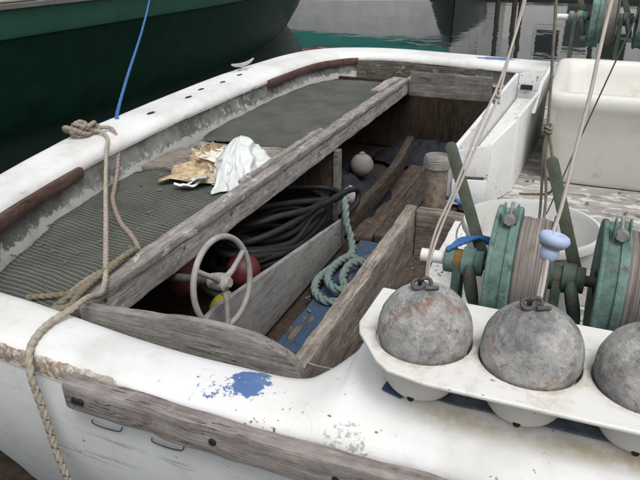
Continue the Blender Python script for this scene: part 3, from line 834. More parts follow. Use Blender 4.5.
bag = thing('plastic_bag', 'thin white plastic carrier bag slumped against the deck beam', 'bag', (-1.43, 2.62, -.175))
rows = []
NB, NH = 110, 40
for j in range(NH):
    h = j / (NH - 1); row = []
    for i in range(NB):
        a = 2 * math.pi * i / NB
        rr = (1 - h ** 1.7) ** .62 * (1.0 - .22 * h)
        ca_, sa_ = math.cos(a), math.sin(a)
        fold = 1 - abs(math.sin(a * 5.0 + 1.8 * h + .8 * fbm((ca_, sa_, 4), 1.2, 2)))
        pl = 1 + (.26 * fold ** 1.6 + .22 * fbm((ca_, sa_, h * .8), 1.1, 2)) * (1 - .55 * h)
        x_ = .108 * rr * pl * ca_; y_ = .205 * rr * pl * sa_
        cr = .011 * (1 - 2.4 * abs(fbm((ca_ * 2.2 * (rr + .15), sa_ * 2.2 * (rr + .15), h * 2.0 + 7), 1.5, 1))) * min(1, h * 5)
        dent = .022 * fbm((ca_ * 1.7 * rr + 4, sa_ * 1.7 * rr, h * 1.5), 1.2, 2) * min(1, h * 4)
        row.append((-1.43 + x_ - .07 * h + dent + cr, 2.60 + y_ + .07 * h + cr, -.172 + .172 * h + dent + cr))
    rows.append(row)
mb = MB().grid(rows, False, True); mb.f.append(tuple(len(mb.v) - NB + i for i in range(NB)))
link('bag_body', mb, 'bag_plastic', bag, True, 120)
for k, (a, l_) in enumerate(((R(205), .20), (R(222), .15), (R(190), .12))):
    rows = []
    for i in range(14):
        s_ = i / 13; c = Vector((-1.47 - .07 + math.cos(a) * l_ * s_ * .7, 2.44 + math.sin(a) * l_ * s_, -.165 + .02 * (1 - s_) + .012 * math.sin(s_ * 7 + k)))
        w = Vector((-math.sin(a), math.cos(a), .4)) * (.035 * (1 - s_ * .6) * (1 + .3 * math.sin(s_ * 9 + k)))
        rows.append([c - w, c - w * .3 + Vector((0, 0, .012)), c + w * .35 - Vector((0, 0, .004)), c + w])
    link('bag_handle', MB().grid(rows), 'bag_plastic', bag, True, 60)

# ------------------------------------------------------------------ tan mooring rope
def rope(name, pts, r, mat, parent, step=.004, tw=150, seg=15, per=8, depth=.26):
    p = resample(catmull(pts, per), step)
    return link(name, MB().tube(p, r, seg, False, tw, depth), mat, parent, True, 70)
rp = thing('mooring_rope', 'tan mooring rope knotted on the transom and trailing over the near gunwale', 'rope', (-2.20, 2.40, .01))
kn = []
for i in range(60):
    a = i / 59 * 2 * math.pi * 3.2
    kn.append((-2.20 + .048 * math.cos(a) * (1 + .2 * math.sin(a * .5)), 2.40 + .10 * (i / 59 - .5) + .055 * math.sin(a), .034 + .022 * math.sin(a * 1.5 + 1) + .012))
rope('knot', kn, .0105, 'tan_rope', rp, .005, 150, 10, 2)
rope('strand', [(-2.20, 2.38, .035), (-2.13, 2.44, .03), (-2.05, 2.40, .012), (-1.98, 2.30, -.012), (-1.7, 1.94, -.03), (-1.45, 1.625, -.045), (-1.25, 1.37, -.058), (-1.20, 1.30, -.06),
               (-1.16, 1.235, -.045), (-1.115, 1.14, .004), (-1.09, 1.06, .022), (-1.095, .99, .022), (-1.085, .93, .018), (-1.065, .885, .006), (-1.048, .863, -.03), (-1.04, .862, -.09), (-1.03, .862, -.16), (-1.018, .862, -.26), (-1.00, .864, -.36), (-.975, .866, -.5), (-.96, .87, -.7)], .0082, 'pale_rope', rp, .004, 140)
rope('strand', [(-2.18, 2.46, .035), (-2.12, 2.52, .022), (-2.045, 2.46, -.035), (-2.00, 2.38, -.13), (-1.90, 2.22, -.170), (-1.825, 2.115, -.178), (-1.653, 1.94, -.178), (-1.54, 1.855, -.178), (-1.432, 1.759, -.176), (-1.392, 1.682, -.170), (-1.408, 1.60, -.174), (-1.433, 1.523, -.176), (-1.427, 1.401, -.176), (-1.38, 1.30, -.174)], .0095, 'tan_rope', rp)
rope('strand', [(-1.39, 1.72, -.168), (-1.33, 1.62, -.12), (-1.27, 1.463, -.066), (-1.255, 1.309, -.064), (-1.26, 1.226, -.064), (-1.30, 1.17, -.10)], .0098, 'olive_rope', rp)
rope('strand', [(-1.36, 1.66, -.15), (-1.285, 1.552, -.07), (-1.262, 1.394, -.058), (-1.236, 1.247, -.056), (-1.20, 1.16, -.05), (-1.23, 1.13, -.06)], .0098, 'olive_rope', rp)
rope('strand', [(-1.53, 1.31, -.174), (-1.442, 1.362, -.172), (-1.381, 1.408, -.168), (-1.36, 1.50, -.160), (-1.375, 1.62, -.155), (-1.37, 1.70, -.155)], .0098, 'olive_rope', rp)
# blue-black fleck yarn that spirals round the pale strand on the hull
fk = MB(); 
fp = resample(catmull([(-1.048, .863, -.03), (-1.04, .862, -.09), (-1.03, .862, -.16), (-1.018, .862, -.26), (-1.00, .864, -.36), (-.985, .866, -.45)], 8), .002)
sp_ = []
for i, p in enumerate(fp): a = i * .002 * 150; sp_.append(p + Vector((math.cos(a), math.sin(a), 0)) * .0080)
link('fleck_yarn', fk.tube(sp_, .0013, 5), 'fleck', rp)

# ------------------------------------------------------------------ steering wheel
sw = thing('steering_wheel', 'pale worn steering wheel standing in the cockpit below the deck beam', 'steering wheel', (-1.03, 1.70, -.19))
cW = Vector((-1.03, 1.685, -.205)); RW = .158
ax = Vector((1, -.10, .16)).normalized(); u_ = Vector((0, 0, 1)); u_ = (u_ - ax * u_.dot(ax)).normalized(); w_ = ax.cross(u_)
ring = [cW + (u_ * math.cos(2 * math.pi * i / 72) + w_ * math.sin(2 * math.pi * i / 72)) * RW for i in range(72)]
link('rim', MB().tube(ring, .0108, 12, True), 'wheel_paint', sw)
hb = MB().tube([cW - ax * .05, cW - ax * .02, cW + ax * .012, cW + ax * .02, cW + ax * .03, cW + ax * .031], [.028, .032, .032, .022, .016, .004], 20)
link('hub', hb, 'hub_paint', sw)
for k in range(3):
    a = R(60 + 120 * k - 8); d = u_ * math.cos(a) + w_ * math.sin(a)
    a2 = d * (RW - .004)
    link('spoke', MB().tube([cW + d * .02, cW + d * .06 + ax * .006, cW + d * .11 + ax * .003, cW + a2], [.013, .0105, .009, .011], 10), 'wheel_paint', sw)
link('shaft', MB().tube([cW - ax * .03, cW - ax * .26], .016, 14), 'dark_steel', sw)

# ------------------------------------------------------------------ gear stowed in the cockpit
hs_ = thing('black_hose', 'coils of thick black hose heaped behind the grey bin board', 'hose', (-1.35, 2.7, -.69))
pts = []
rnd = random.Random(4)
for k in range(10):
    for i in range(16):
        a = 2 * math.pi * i / 16
        cx, cy = -1.37 + rnd.uniform(-.012, .012), 2.66 + .02 * k
        ax_, ay_ = .215 - .012 * (k % 3), .52 - .035 * ((k * 2) % 5)
        pts.append((cx + ax_ * math.cos(a) + .01 * k % .03, cy + ay_ * math.sin(a), -.61 + .025 * k + .03 * math.sin(a * 2 + k) - .05 * math.sin(a)))
pts += [(-1.16, 2.95, -.40), (-1.12, 3.20, -.41), (-1.09, 3.33, -.44), (-1.09, 3.30, -.52), (-1.13, 3.15, -.545)]
link('hose_coil', MB().tube(resample(catmull(pts, 4), .02), .0165, 12), 'black_rubber', hs_)
pts = [(-1.56, 2.2, -.33), (-1.45, 2.45, -.31), (-1.30, 2.75, -.345), (-1.19, 3.00, -.40), (-1.14, 3.14, -.43), (-1.18, 3.26, -.44), (-1.30, 3.27, -.43), (-1.5, 3.1, -.4)]
link('hose_end', MB().tube(resample(catmull(pts, 6), .02), .0165, 12), 'black_rubber', hs_)

def buoy(name, label, c, r, mat, group=None, sq=1.0, eye=None):
    o = thing(name, label, 'float', (c[0], c[1], c[2] - r * sq), group)
    prof = [(r * math.cos(R(-90 + 9 * i)), r * sq * math.sin(R(-90 + 9 * i))) for i in range(21)]
    link('body', MB().lathe(prof, c, 'z', 32), mat, o, True, 80)
    link('neck', MB().lathe([(.0, r * sq * .97), (r * .28, r * sq * .95), (r * .24, r * sq * 1.12), (r * .1, r * sq * 1.18), (0, r * sq * 1.18)], c, 'z', 16), eye or mat, o)
    return o
buoy('net_float', 'round grey float lying behind the partition under the deck', (-1.20, 3.74, -.425), .075, 'grey_float')
buoy('net_float', 'smaller brownish float half hidden below the round grey float', (-1.20, 3.52, -.56), .06, 'floor_brown' if False else 'hub_paint')
buoy('vinyl_buoy', 'dull red buoy hanging in the shade left of the steering wheel', (-1.33, 1.87, -.32), .075, 'red_vinyl', None, 1.35)
buoy('vinyl_buoy', 'dull red buoy lying behind the right side of the steering wheel', (-1.25, 2.22, -.46), .078, 'red_vinyl', None, 1.0)
buoy('yellow_float', 'yellow float showing below the steering wheel hub', (-1.20, 1.98, -.52), .075, 'yellow_vinyl')

def heap(name, label, cat, c, rx, ry, hz, mat, seed):
    rows = []
    for i in range(24):
        q = i / 23; row = []
        for j in range(64):
            a = 2 * math.pi * j / 64; e = 1 + .22 * fbm((math.cos(a) * 1.5 + seed, math.sin(a) * 1.5, q), 1.4, 3)
            rr = q * e; x_, y_ = rx * rr * math.cos(a), ry * rr * math.sin(a)
            h = hz * max(0, 1 - q * q) * (1 + .35 * fbm((x_ * 7 + seed, y_ * 7, 0), 1, 2)) + .02 * (1 - 2 * abs(fbm((x_ * 14, y_ * 14 + seed, 3), 1, 3))) * (1 - q ** 4)
            row.append((c[0] + x_, c[1] + y_, c[2] + max(-.01, h)))
        rows.append(row)
    o = link(name, MB().grid(rows, False, True), mat, None, True, 60, base=c)
    return tag(o, label, cat)
heap('tarp_heap', 'dark crumpled tarp heaped under the round grey float', 'tarp', (-1.33, 3.72, -.70), .30, .50, .22, 'tarp', 2.0)
heap('tarp_heap', 'blue black tarp bundled at the far end of the cockpit', 'tarp', (-.98, 4.9, -.70), .50, .28, .13, 'tarp', 9.0)
# green three-strand rope
gr = thing('green_rope', 'thick sea green laid rope coiled on the blue cockpit floor', 'rope', (-.93, 2.7, -.69))
gp = [(-1.12, 3.20, -.44), (-1.09, 3.12, -.46), (-1.065, 3.07, -.54), (-1.03, 3.05, -.62), (-.993, 2.96, -.660), (-1.03, 2.80, -.668), (-1.055, 2.62, -.668), (-1.01, 2.49, -.668), (-.92, 2.44, -.668), (-.84, 2.52, -.668),
      (-.83, 2.70, -.668), (-.89, 2.85, -.660), (-.97, 2.86, -.635), (-1.005, 2.72, -.63), (-.98, 2.57, -.63), (-.90, 2.50, -.63), (-.83, 2.58, -.632), (-.82, 2.74, -.632), (-.87, 2.80, -.62), (-.93, 2.76, -.62), (-.93, 2.64, -.64), (-.88, 2.58, -.655), (-.80, 2.60, -.665), (-.74, 2.66, -.668)]
rope('coil', gp, .018, 'sea_rope', gr, .005, 75, 24, 8, .34)
rope('frayed_end', [(-.87, 2.45, -.660), (-.83, 2.38, -.665), (-.83, 2.30, -.668), (-.85, 2.26, -.668)], .011, 'pale_rope', gr)

# short blue line beside the stand pipe
rope('blue_line', [(-.44, 2.50, -.10), (-.40, 2.47, -.085), (-.36, 2.46, -.10), (-.33, 2.50, -.12), (-.36, 2.53, -.12)], .008, 'blue_rope', boat, .006, 160)

# thin cord across the trough
cd = link('cord', MB().tube(catmull([(-.53, 1.24, -.113), (-.48, 1.22, -.10), (-.40, 1.20, -.075), (-.352, 1.18, -.02)], 6), .0022, 6), 'pale_rope', None, base=(-.53, 1.24, -.113))
tag(cd, 'thin pale cord stretched across the near end of the trough', 'cord')

# ------------------------------------------------------------------ ball tray and lead balls
BX = [-.197, -.003, .191, .385]; BY = 1.032; TZ = .168; BR = .089; HR = .0905
tray = thing('ball_tray', 'white plastic tray with cups holding the lead balls on the near gunwale', 'tray', (0, 1.03, .069))
# flat sheet with clipped corners and round holes
bm = bmesh.new(); th = .006
def loop(pts):
    vs = [bm.verts.new(p) for p in pts]
    return [bm.edges.new((vs[i], vs[(i + 1) % len(vs)])) for i in range(len(vs))]
edges = loop([(-.326, 1.192, TZ), (-.330, 1.04, TZ), (-.318, 1.005, TZ), (-.262, .928, TZ), (-.235, .906, TZ), (-.165, .892, TZ), (.1, .894, TZ), (.49, .898, TZ), (.49, 1.190, TZ), (.1, 1.189, TZ)])
for x_ in BX: edges += loop([(x_ + HR * math.cos(2 * math.pi * i / 48), BY + HR * math.sin(2 * math.pi * i / 48), TZ) for i in range(48)])
bmesh.ops.triangle_fill(bm, use_beauty=True, use_dissolve=False, edges=edges)
bm.verts.ensure_lookup_table(); bm.verts.index_update()
mb = MB().add([v_.co[:] for v_ in bm.verts], [[q.index for q in f.verts] for f in bm.faces]); bm.free()
sheet = link('tray_sheet', mb, 'tray_plastic', tray, False)
so_ = sheet.modifiers.new('thick', 'SOLIDIFY'); so_.thickness = .009; so_.offset = 0
bv_ = sheet.modifiers.new('soft', 'BEVEL'); bv_.width = .0036; bv_.segments = 3; bv_.limit_method = 'ANGLE'
for k, x_ in enumerate(BX):
    prof = [(.084, TZ - .008), (.080, TZ - .02), (.066, .080), (.058, .0705), (.0, .0705), ]
    prof = [(.0835, TZ - .009), (.081, TZ - .02), (.070, .082), (.062, .0695), (0, .0695)]
    cup = link('cup', MB().lathe(prof, (x_, BY, 0), 'z', 40), 'cup_plastic', tray, True, 50)
    so_ = cup.modifiers.new('thick', 'SOLIDIFY'); so_.thickness = .004; so_.offset = -1
    link('drain_hole', MB().lathe([(0, 0), (.006, 0), (.007, .002)], (x_ - .004, BY - .0668, .0735), 'y', 12), 'black_hole', cup)

BL = ['lead ball with an orange rust streak, first in the tray from the trough', 'plain grey lead ball below the blue snubber, middle of the tray', 'lead ball cut off by the right edge of the picture']
for k in range(3):
    x_ = BX[k]; c = Vector((x_, BY, .192))
    o = thing('lead_ball', BL[k], 'lead ball', (x_, BY, .192 - BR), 'lead balls in the plastic tray')
    rows = []
    for i in range(65):
        ph = math.pi * i / 64; row = []
        for j in range(160):
            a = 2 * math.pi * j / 160
            d = Vector((math.sin(ph) * math.cos(a), math.sin(ph) * math.sin(a), math.cos(ph)))
            q = BR * (1 + .010 * fbm(d * 2 + Vector((k * 7, 0, 0)), 1.6, 3) + .005 * fbm(d * 9 + Vector((k, 3, 0)), 1.5, 3) + .011 * math.exp(-(d.dot(Vector((math.cos(.6 + k * 1.3), math.sin(.6 + k * 1.3), 0))) / .022) ** 2) * (.6 + .6 * fbm(d * 4, 1, 2)))
            row.append(c + d * q)
        rows.append(row)
    link('ball', MB().grid(rows, False, True), 'lead', o, True, 80)
    top = c + Vector((-.006, 0, BR))
    eye = [top + Vector((.011 * math.cos(2 * math.pi * i / 20), .003 * math.sin(4 * math.pi * i / 20), .006 + .011 * math.sin(2 * math.pi * i / 20))) for i in range(20)]
    link('eye', MB().tube(eye, .0035, 8, True), 'dark_steel', o)
    sh = [top + Vector((-.012 - .010 * math.cos(2 * math.pi * i / 20), -.006 + .009 * math.sin(2 * math.pi * i / 20), .005 + .005 * math.sin(2 * math.pi * i / 20))) for i in range(20)]
    link('shackle', MB().tube(sh, .0038, 8, True), 'dark_steel', o)
    link('shackle_pin', MB().tube([top + Vector((.004, -.014, .004)), top + Vector((.026, -.004, .004))], .0042, 8), 'dark_steel', o)

# ------------------------------------------------------------------ gurdies (wire winches)
def build_gurdy(label):
    g = thing('gurdy_winch', label, 'winch', (0, 1.45, -.14), 'gurdy winches on the two side decks')
    SY, SZ = 1.45, .14
    link('shaft', MB().lathe([(0, -.24), (.013, -.24), (.013, .62), (0, .62)], (0, SY, SZ), 'x', 16), 'dark_steel', g)
    link('shaft_sleeve', MB().lathe([(0, -.300), (.0165, -.300), (.0165, -.235), (0, -.235)], (0, SY, SZ), 'x', 20), 'pvc', g)
    for k, x0 in enumerate((-.128, .104, .336)):
        # brake drum: rim with two raised edges
        prof = [(.03, .004), (.118, .004), (.128, 0), (.149, 0), (.151, .003), (.151, .010), (.1455, .012), (.1455, .036), (.151, .038), (.152, .052), (.150, .056), (.122, .058), (.03, .058)]
        dr = link('brake_drum', MB().lathe(prof, (x0, SY, SZ), 'x', 64), 'gurdy_green', g, True, 30)
        prof = [(.10, .057)]
        for i in range(34):
            h = .058 + .068 * i / 33; b = .130 + .0018 * math.sin(i * .35 + k) + .0012 * math.sin(i * 1.9) - .004 * abs(i / 33 - .5)
            prof += [(b, h), (b + .0022, h + .001)]
        prof += [(.10, .127)]
        link('wire_coil', MB().lathe(prof, (x0, SY, SZ), 'x', 64), 'wound_wire', g, True, 80)
        link('flange', MB().lathe([(.03, .127), (.138, .127), (.142, .129), (.142, .133), (.138, .136), (.03, .136)], (x0, SY, SZ), 'x', 48), 'gurdy_dark', g, True, 30)
        # band clamp on top of the drum: two ears with a bolt through
        cb = Vector((x0 + .034, SY - .045, SZ + .142))
        for s_ in (-1, 1):
            poly = []
            for i in range(13):
                a = math.pi * i / 12; poly.append(cb + Vector((s_ * .0125, .016 * math.cos(a), .026 + .016 * math.sin(a))))
            poly = [cb + Vector((s_ * .0125, .018, -.006))] + poly + [cb + Vector((s_ * .0125, -.018, -.012))]
            link('clamp_ear', MB().prism(poly, (s_ * .004, 0, 0)), 'gurdy_green', dr, True, 40, .001)
        bt = link('clamp_bolt', MB().tube([cb + Vector((0, .035, .030)), cb + Vector((0, -.020, .014))], .0045, 10), 'steel', dr)
        link('bolt_nut', MB().lathe([(0, -.007), (.012, -.007), (.012, .004), (0, .004)], cb + Vector((0, -.022, .010)), 'y', 6), 'steel', bt)
        link('bolt_washer', MB().lathe([(0, .004), (.0145, .004), (.0145, .007), (0, .007)], cb + Vector((0, -.022, .010)), 'y', 20), 'steel', bt)
        # bearing with clutch collar and pointed hand lever on the left of each drum
        xc = x0 - .058
        link('bearing', MB().lathe([(.0, -.054), (.030, -.054), (.033, -.050), (.033, -.030), (.027, -.028), (.027, -.012), (.036, -.010), (.036, .018), (.031, .022), (.031, .040), (0, .040)], (xc, SY, SZ), 'x', 32), 'gurdy_green' if k != 1 else 'gurdy_dark', g, True, 35)
        link('rust_sleeve', MB().lathe([(.0285, -.029), (.0285, -.011)], (xc, SY, SZ), 'x', 28), 'rust' if k != 1 else 'gurdy_dark', g)
        for (ya, yb) in ((SY - .03, SY + .03),):
            pl = [(xc - .030, ya, SZ), (xc - .030, yb, SZ), (xc - .030, SY + .06, -.149), (xc - .030, SY - .06, -.149)]
            link('pedestal', MB().prism(pl, (.022, 0, 0)), 'gurdy_dark', g, True, 40, .003)
        lv = [Vector((xc + .010, SY - .030, SZ + .006)), Vector((xc + .016, SY - .045, SZ - .02)), Vector((xc + .028, SY - .058, SZ - .06)), Vector((xc + .036, SY - .066, SZ - .085))]
        link('clutch_lever', MB().tube(catmull(lv, 5), [.006 + .010 * math.sin(math.pi * (.15 + .75 * i / 15)) for i in range(16)], 10), 'gurdy_dark', g)
        link('clutch_knob', MB().lathe([(0, -.012), (.018, -.012), (.020, -.006), (.020, .008), (.012, .012), (0, .012)], (xc + .040, SY - .068, SZ - .098), 'z', 20), 'gurdy_green', g)
        # long flat brake handle
        a = Vector((xc + .040, SY + .045, SZ - .02)); b = Vector((xc - .075, SY + .12, SZ + .262))
        if k == 0: b = Vector((-.268, 1.56, .392)); a = Vector((-.150, 1.50, .125))
        if k == 1: b = Vector((-.026, 1.56, .382)); a = Vector((.074, 1.50, .115))
        d = (b - a).normalized(); sx = d.cross(Vector((0, -1, .25))).normalized(); th_ = d.cross(sx).normalized()
        poly = []; W = .0145
        for i in range(9): q = math.pi * i / 8; poly.append(b + sx * W * math.cos(q) + d * W * math.sin(q))
        poly += [a - sx * W, a + sx * W]
        link('brake_handle', MB().prism([p - th_ * .004 for p in poly], th_ * .009), 'lever_paint', g, True, 40, .0015)
    link('base_plate', MB().box(-.25, .60, 1.36, 1.54, -.149, -.137), 'gurdy_dark', g, False)
    return g
g1 = build_gurdy('green wire winch with wound spools directly behind the ball tray')
def copy_tree(o, parent=None):
    c = o.copy(); COL.objects.link(c); c.parent = parent
    for ch in o.children: copy_tree(ch, c)
    return c
g2 = copy_tree(g1)
g2['label'] = 'green wire winch on the far gunwale behind the white fish tote'
g2.location = (.18, 5.16, .02); g2.scale = (1.3, 1.3, 1.3)
# blue rope scrap over the bearing
o = thing('rope_scrap', 'frayed scrap of blue rope lying over the end of the near winch', 'rope', (-.21, 1.48, .16))
for k in range(4):
    rope('strand', [(-.235 + .008 * k, 1.43 + .01 * k, .172 + .004 * k), (-.21, 1.452 + .012 * k, .182 + .005 * math.sin(k * 2)), (-.17, 1.50 + .006 * k, .186 - .002 * k), (-.145, 1.52 + .01 * k, .165)], .0055, 'blue_rope', o, .005, 220, 8)

# ------------------------------------------------------------------ tub behind the winch
bk = thing('white_tub', 'round white plastic tub standing on deck behind the winch spools', 'tub', (-.062, 1.86, -.15))
bc = (-.062, 1.87, 0)
prof = [(0, -.146), (.150, -.146), (.158, -.135), (.188, .080), (.190, .092), (.203, .094), (.206, .088), (.206, .070), (.200, .066), (.197, .072), (.1955, .08)]
link('tub_wall', MB().lathe([(0, -.138), (.145, -.138), (.152, -.128), (.183, .085)] + [(.190, .098), (.200, .098), (.204, .092), (.204, .074), (.196, .072), (.194, .078), (.162, -.135), (.154, -.149), (0, -.149)], bc, 'z', 56), 'bucket_plastic', bk, True, 50)
link('tub_handle', MB().tube(catmull([(-.262, 1.87, .08), (-.27, 1.80, .06), (-.24, 1.70, .03), (-.18, 1.64, .01)], 6), .003, 8), 'steel', bk)

# ------------------------------------------------------------------ white wooden box on the deck
wb2 = thing('fish_box', 'narrow white painted wooden box beside the open cockpit', 'box', (-.3, 3.2, -.147))
def panel(name, p, off, mat='box_paint', bev=.003): return link(name, MB().prism(p, off), mat, wb2, True, 40, bev)
ZB = -.147
panel('side_board', [(-.425, 2.57, ZB), (-.318, 3.90, ZB), (-.318, 3.90, .185), (-.425, 2.57, .083)], (-.020, 0, 0))
panel('end_board', [(-.424, 2.555, -.020), (-.285, 2.585, -.020), (-.285, 2.585, .118), (-.424, 2.555, .084)], (0, .020, 0))
panel('end_board', [(-.424, 2.555, ZB), (-.285, 2.585, ZB), (-.285, 2.585, -.036), (-.424, 2.555, -.036)], (0, .020, 0))
panel('corner_board', [(-.283, 2.585, ZB), (-.206, 2.80, ZB), (-.206, 2.80, .186), (-.283, 2.585, .119)], (-.018, .008, 0))
panel('side_board', [(-.203, 2.79, ZB), (-.150, 3.88, ZB), (-.150, 3.88, .150), (-.203, 2.79, .195)], (-.018, 0, 0))
panel('side_board', [(-.166, 3.2, .12), (-.136, 3.92, .12), (-.136, 3.92, .245), (-.166, 3.6, .195)], (-.018, 0, 0))
panel('end_board', [(-.316, 3.885, ZB), (-.156, 3.885, ZB), (-.156, 3.885, .225), (-.316, 3.885, .185)], (0, .020, 0))
panel('bottom_board', [(-.41, 2.60, -.02), (-.29, 2.62, -.02), (-.225, 2.82, -.02), (-.172, 3.87, .05), (-.31, 3.87, .05)], (0, 0, -.02))
link('slot', MB().box(-.30, -.235, 3.862, 3.882, .10, .125), 'black_hole', wb2, False)

# ------------------------------------------------------------------ fish tote
tt = thing('fish_tote', 'large cream white plastic fish tote standing on the deck', 'tote', (.45, 3.5, -.148))
def rrect(x0, x1, y0, y1, r, z, n=8):
    pts = []
    for cx, cy, a0 in ((x1 - r, y1 - r, 0), (x0 + r, y1 - r, 90), (x0 + r, y0 + r, 180), (x1 - r, y0 + r, 270)):
        for i in range(n + 1):
            a = R(a0 + 90 * i / n); pts.append((cx + r * math.cos(a), cy + r * math.sin(a), z))
    return pts
X0, X1, Y0, Y1 = -.115, 1.05, 2.98, 4.03
rows = [rrect(X0 + .05, X1 - .05, Y0 + .045, Y1 - .05, .06, -.146), rrect(X0 + .03, X1 - .03, Y0 + .03, Y1 - .03, .07, -.12), rrect(X0 + .025, X1 - .025, Y0 + .025, Y1 - .025, .07, .06), rrect(X0 + .012, X1 - .012, Y0 + .012, Y1 - .012, .07, .085),
        rrect(X0 + .010, X1 - .010, Y0 + .010, Y1 - .010, .07, .19), rrect(X0, X1, Y0, Y1, .07, .20), rrect(X0 - .004, X1 + .004, Y0 - .004, Y1 + .004, .07, .235), rrect(X0, X1, Y0, Y1, .07, .258),
        rrect(X0 + .014, X1 - .014, Y0 + .014, Y1 - .014, .07, .268), rrect(X0 + .05, X1 - .05, Y0 + .05, Y1 - .05, .08, .266), rrect(X0 + .064, X1 - .064, Y0 + .064, Y1 - .064, .09, .25), rrect(X0 + .075, X1 - .075, Y0 + .075, Y1 - .075, .09, .20),
        rrect(X0 + .10, X1 - .10, Y0 + .10, Y1 - .10, .10, -.08), rrect(X0 + .14, X1 - .14, Y0 + .14, Y1 - .14, .10, -.11)]
mb = MB().grid(rows, False, True); n_ = len(rows[0])
mb.f.append(tuple(range(n_))); mb.f.append(tuple(len(mb.v) - n_ + i for i in range(n_)))
link('tote_shell', mb, 'tote_plastic', tt, True, 50)

# ------------------------------------------------------------------ lines coming down from the rigging
def line(name, label, pts, r, mat, cat='line', knot=None, extra=()):
    o = thing(name, label, cat, pts[0])
    link('cord', MB().tube(resample(catmull(pts, 6), .012), r, 8), mat, o)
    for e in extra: link('cord', MB().tube(resample(catmull(e, 6), .012), r, 8), mat, o)
    if knot:
        kp = []
        for i in range(30):
            a = i / 29 * 2 * math.pi * 2.4
            kp.append((knot[0] + r * 2.2 * math.cos(a), knot[1] + r * 2.2 * math.sin(a), knot[2] - .012 + .024 * i / 29 + .004 * math.sin(a * 2)))
        link('knot', MB().tube(catmull(kp, 2), r * .95, 8), mat, o)
    return o
line('trolling_line', 'pale doubled line rising from the rust streaked lead ball', [(-.203, 1.036, .292), (-.204, 1.05, .329), (-.199, 1.08, .379), (-.179, 1.12, .446), (-.157, 1.18, .542), (-.135, 1.25, .622), (-.12, 1.35, .734), (-.112, 1.45, .86), (-.08, 1.75, 1.3), (-.02, 2.2, 2.0)], .0024, 'line_mono',
     extra=[[(-.201, 1.036, .292), (-.199, 1.05, .336), (-.190, 1.09, .388), (-.171, 1.14, .456), (-.151, 1.22, .536), (-.141, 1.3, .578), (-.136, 1.36, .642), (-.128, 1.45, .749), (-.122, 1.5, .823), (-.09, 1.8, 1.3), (-.02, 2.2, 2.0)]], knot=(-.143, 1.3, .578))
line('rigging_cord', 'brown cord with a knot hanging in front of the fish tote corner', [(-.02, 1.9, 2.0), (-.075, 1.9, 1.2), (-.096, 1.9, .816), (-.086, 1.9, .72), (-.071, 1.9, .54), (-.058, 1.9, .379)], .0042, 'line_brown', knot=(-.057, 1.9, .375),
     extra=[[(-.059, 1.9, .372), (-.061, 1.9, .314), (-.052, 1.92, .202), (-.045, 1.93, .10), (-.040, 1.90, -.05)], [(-.055, 1.9, .372), (-.036, 1.9, .302), (-.018, 1.9, .228), (-.028, 1.94, .172), (-.084, 2.0, .14), (-.12, 2.02, .13)], [(-.057, 1.9, .372), (-.052, 1.905, .28), (-.034, 1.91, .16), (-.03, 1.88, .02), (-.03, 1.87, -.06)]])
o = line('trolling_line', 'pale line running up from the middle lead ball through the blue snubber', [(-.006, 1.036, .29), (-.006, 1.06, .305), (-.004, 1.09, .34), (0, 1.12, .381), (.008, 1.16, .425), (.016, 1.22, .512), (.025, 1.28, .601), (.029, 1.33, .674), (.036, 1.4, .757), (.046, 1.45, .825), (.08, 1.8, 1.3), (.12, 2.2, 2.0)], .0036, 'line_mono',
         extra=[[(-.002, 1.034, .29), (-.001, 1.06, .31), (-.001, 1.085, .34), (-.004, 1.11, .37)]])
line('thin_line', 'thin dark line crossing the front of the fish tote', [(.40, 2.0, 1.9), (.20, 2.0, 1.05), (.121, 2.0, .688), (.065, 2.0, .462), (.024, 2.0, .295), (-.021, 1.98, .112), (-.03, 1.97, .09)], .0022, 'line_dark')
# snubber: two-lobed soft plastic ring
sn = thing('line_snubber', 'pale blue plastic snubber ring on the line above the middle lead ball', 'snubber', (-.002, 1.115, .35))
a0 = Vector((-.001, 1.102, .350)); dn = Vector((.012, .012, .062)).normalized()
def on_axis(prof):
    mb = MB(); u2 = dn.orthogonal().normalized(); w2 = dn.cross(u2); rows = []
    for i in range(28):
        a = 2 * math.pi * i / 28; rows.append([a0 + dn * h * .85 + (u2 * math.cos(a) + w2 * math.sin(a)) * r * .82 for r, h in prof])
    return mb.grid(rows, True)
link('ring', on_axis([(.011, .034), (.013, .026), (.019, .022), (.028, .024), (.033, .031), (.034, .038), (.030, .045), (.023, .048), (.016, .046), (.012, .041), (.011, .034)]), 'snubber_blue', sn, True, 80)
link('body', on_axis([(.004, -.014), (.014, -.012), (.019, -.004), (.021, .006), (.019, .015), (.014, .020), (.008, .021)]), 'snubber_blue', sn, True, 80)
wr = []
for i in range(40):
    a = 2 * math.pi * i / 20; u2 = dn.orthogonal().normalized(); w2 = dn.cross(u2)
    wr.append(a0 + dn * (.017 + .006 * i / 40) + (u2 * math.cos(a) + w2 * math.sin(a)) * .0185)
link('wrap', MB().tube(wr, .0032, 6), 'line_brown', sn)

# ------------------------------------------------------------------ green boat moored astern
gb = thing('green_boat', 'green boat, hull coloured darker as shade below the bulwark, moored beyond the transom', 'boat', (-6.9, 5, WL))
